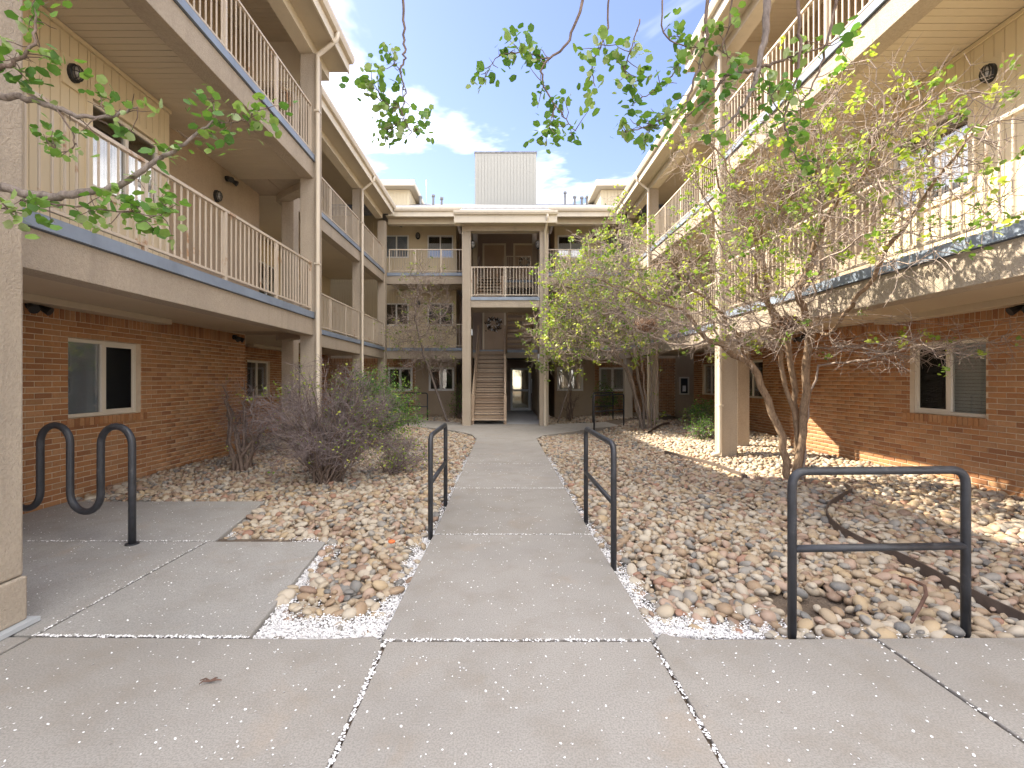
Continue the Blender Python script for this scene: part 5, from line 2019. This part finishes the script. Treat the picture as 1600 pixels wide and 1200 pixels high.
nest('brown twig nest in the crown left of the column', tuple(px(1010, 508, 8.0)), .22)
nest('dark twig nest high in the large right tree', tuple(px(1232, 505, 6.0)), .16)


# ------------------------------------------------------------------ overhanging branches near the camera
def bough(P, pts, r0, r1, jit=.010, n=5):
    """smooth crooked branch through given points"""
    q = [Vector(p) for p in pts]
    q = [q[0]] + q + [q[-1]]
    out = []
    for i in range(1, len(q) - 2):
        for t in np.linspace(0, 1, n, endpoint=False):
            p0, p1, p2, p3 = q[i - 1:i + 3]
            out.append(.5 * ((2 * p1) + (-p0 + p2) * t + (2 * p0 - 5 * p1 + 4 * p2 - p3) * t * t + (-p0 + 3 * p1 - 3 * p2 + p3) * t ** 3) + rvec(jit * .35))
    out.append(q[-2])
    N = len(out)
    rad = [r0 + (r1 - r0) * i / (N - 1) for i in range(N)]
    (P.wood if r0 > .012 else P.twig).tube(out, rad, 8 if r0 > .006 else 6, True)
    return out


def dress(P, out, twig_gap, size, leafy=.8, start=0.0, n=6, L=(.04, .12)):
    N = len(out)
    size *= 1.22
    twig_gap *= .85
    for i in range(int(N * start), N):
        if random.random() < twig_gap:
            d = ((out[min(i + 1, N - 1)] - out[max(i - 1, 0)]).normalized() * .4 + rvec(.7))
            l = random.uniform(*L)
            tw = zigzag(out[i], d, l, 3, .25)
            P.twig.tube(tw, [.0024, .002, .0017, .001], 5, False)
            if random.random() < leafy:
                P.cluster(tw[-1], n, size, size * .62)
            if random.random() < .35:
                P.twig.tube([out[i], out[i] + rvec(1).normalized() * .035], [.0018, .0004], 4, False)
    P.cluster(out[-1], n + 2, size, size * .7)


tA = thing('overhanging_tree', 'tree outside the left edge whose fresh leafy twigs reach in before the balcony', 'tree', (-2.35, -1.6, 0))
PA = Plant()
PA.wood.tube([(-2.35, -1.6, -.3), (-2.3, -1.5, .8), (-2.35, -1.2, 1.7), (-2.45, -.6, 2.3)], [.10, .085, .07, .05], 10)
h1 = [Vector((-2.45, -.6, 2.3)), Vector((-2.55, .4, 2.35)), px(-170, 250, 1.85), px(-60, 272, 1.95)]
a1 = bough(PA, h1 + [px(0, 293, 1.98), px(60, 306, 2.0), px(110, 305, 2.0), px(160, 297, 2.02), px(200, 282, 2.03), px(240, 252, 2.05), px(270, 236, 2.06), px(310, 206, 2.08), px(337, 188, 2.1)], .028, .004)
dress(PA, a1, .62, .034, .75, .55)
dress(PA, bough(PA, [px(337, 188, 2.1), px(336, 172, 2.1), px(332, 152, 2.1)], .003, .0015), .5, .032, .9, .5)
dress(PA, bough(PA, [px(337, 188, 2.1), px(362, 192, 2.1), px(385, 186, 2.1), px(405, 172, 2.1)], .0035, .0015), .6, .034, .9, .3)
h2 = [Vector((-2.35, -1.2, 1.7)), Vector((-2.5, -.2, 2.6)), px(-190, 140, 1.85)]
a2 = bough(PA, h2 + [px(-40, 146, 1.9), px(0, 150, 1.9), px(52, 156, 1.9), px(90, 170, 1.92), px(130, 184, 1.93), px(172, 182, 1.94), px(192, 174, 1.95), px(215, 168, 1.95)], .022, .003)
dress(PA, a2, .55, .032, .6, .6)
dress(PA, bough(PA, [px(172, 182, 1.94), px(160, 165, 1.94), px(153, 140, 1.94)], .003, .0015), .3, .03, .9, .7)
dress(PA, bough(PA, [px(90, 170, 1.92), px(112, 205, 1.92), px(114, 230, 1.92), px(92, 238, 1.9), px(80, 222, 1.9)], .0035, .0015), .5, .030, .8, .2)
a3 = bough(PA, [px(-190, 140, 1.85), px(-60, 115, 1.8), px(0, 106, 1.8), px(25, 94, 1.8), px(50, 74, 1.82), px(56, 40, 1.84), px(50, 5, 1.86)], .012, .003)
dress(PA, a3, .75, .034, .85, .3)
dress(PA, bough(PA, [px(30, 312, 2.0), px(70, 318, 1.98), px(120, 322, 1.97), px(175, 330, 1.96), px(240, 336, 1.96), px(265, 330, 1.96)], .005, .002), .95, .034, .85, .1)
dress(PA, bough(PA, [px(160, 297, 2.02), px(190, 312, 2.0), px(225, 322, 2.0), px(262, 318, 2.0)], .004, .002), .9, .034, .85, .1)
dress(PA, bough(PA, [px(-80, 300, 1.9), px(-20, 322, 1.9), px(20, 330, 1.9)], .004, .002), .9, .034, .85, .2)
PA.finish(tA, BARKG, TWIGD, LEAFN, fine=True)

tB = thing('overhanging_tree', 'tree outside the right edge whose thorny leafy boughs hang across the top', 'tree', (3.3, -1.7, 0))
PB = Plant()
PB.wood.tube([(3.3, -1.7, -.3), (3.25, -1.6, 1.0), (3.05, -1.2, 2.2), (2.75, -.6, 3.0)], [.12, .10, .085, .06], 10)
limb = bough(PB, [Vector((3.05, -1.2, 2.2)), Vector((2.75, -.6, 3.0)), Vector((2.2, .7, 3.65)), Vector((1.75, 1.7, 3.75)), Vector((1.3, 2.2, 3.72)), Vector((.7, 2.35, 3.74)), Vector((.1, 2.35, 3.70)), Vector((-.5, 2.3, 3.62))], .05, .012, .02)


def B(pts, r0, r1, gap, size, leafy, start=.1, d=2.3, n=6):
    q = [px(p[0], p[1], p[2] if len(p) > 2 else d) for p in pts]
    o = bough(PB, q, r0, r1)
    dress(PB, o, gap, size, leafy, start, n)
    return o


B([(625, -70), (630, 20), (632, 70), (631, 95), (625, 112), (630, 130), (632, 150), (628, 172), (630, 190)], .007, .002, .35, .034, .7, .5)
B([(625, 112), (618, 105), (612, 98)], .002, .001, .5, .024, .9)
B([(628, 172), (612, 165), (598, 160), (588, 140), (575, 135)], .003, .0015, .8, .034, .9)
B([(630, 185), (615, 200), (600, 200)], .0025, .0015, .8, .030, .9)
B([(632, 188), (642, 205), (655, 203)], .0025, .0015, .8, .030, .9)
B([(930, -80), (905, 20), (885, 68), (858, 92), (846, 112), (852, 140), (868, 165), (885, 188), (900, 205)], .008, .002, .55, .034, .75, .35)
B([(858, 92), (830, 82), (800, 82), (775, 92), (758, 118)], .004, .0015, .7, .034, .8)
B([(868, 165), (860, 190), (855, 208)], .003, .0015, .7, .034, .9)
B([(960, -80), (950, 30), (938, 75), (925, 100), (930, 135)], .006, .002, .6, .034, .8, .4)
B([(1110, -80), (1105, 30), (1098, 85), (1085, 125), (1072, 160), (1045, 178), (1010, 198), (975, 205)], .010, .002, .55, .034, .7, .3)
B([(1075, 70), (1062, 95), (1045, 125), (1010, 150), (985, 165)], .005, .0015, .6, .034, .7)
B([(1045, 178), (1030, 195), (1012, 205), (1003, 222)], .003, .0015, .7, .034, .9)
B([(1000, 30), (985, 80), (975, 110), (990, 135)], .004, .0015, .7, .034, .85)
B([(1215, -90), (1200, 0), (1195, 60), (1188, 90), (1183, 115), (1175, 140), (1160, 165), (1140, 190), (1125, 205)], .020, .003, .55, .034, .7, .45, 2.2)
B([(1185, 110), (1158, 112), (1135, 120), (1110, 150), (1085, 172), (1070, 185)], .011, .002, .55, .034, .7, .1, 2.2)
B([(1186, 105), (1215, 97), (1245, 85), (1280, 75), (1320, 55)], .008, .003, .5, .034, .7, .1, 2.2)
B([(1250, -60), (1248, 40), (1250, 95), (1238, 145), (1225, 182), (1232, 222), (1245, 248), (1272, 254)], .008, .002, .5, .036, .75, .4, 2.1)
B([(1225, 182), (1205, 150), (1190, 140)], .003, .0015, .7, .036, .8, .1, 2.1)
B([(1310, -60), (1302, 20), (1290, 70), (1275, 120), (1260, 150), (1240, 160)], .008, .002, .6, .036, .75, .35, 2.1)
B([(1150, -60), (1140, 30), (1130, 75), (1145, 95)], .005, .002, .7, .034, .8, .4, 2.3)
B([(1040, -60), (1035, 40), (1060, 70), (1090, 75)], .005, .002, .7, .034, .8, .4, 2.3)
PB.finish(tB, BARKG, TWIGD, LEAFN, fine=True)
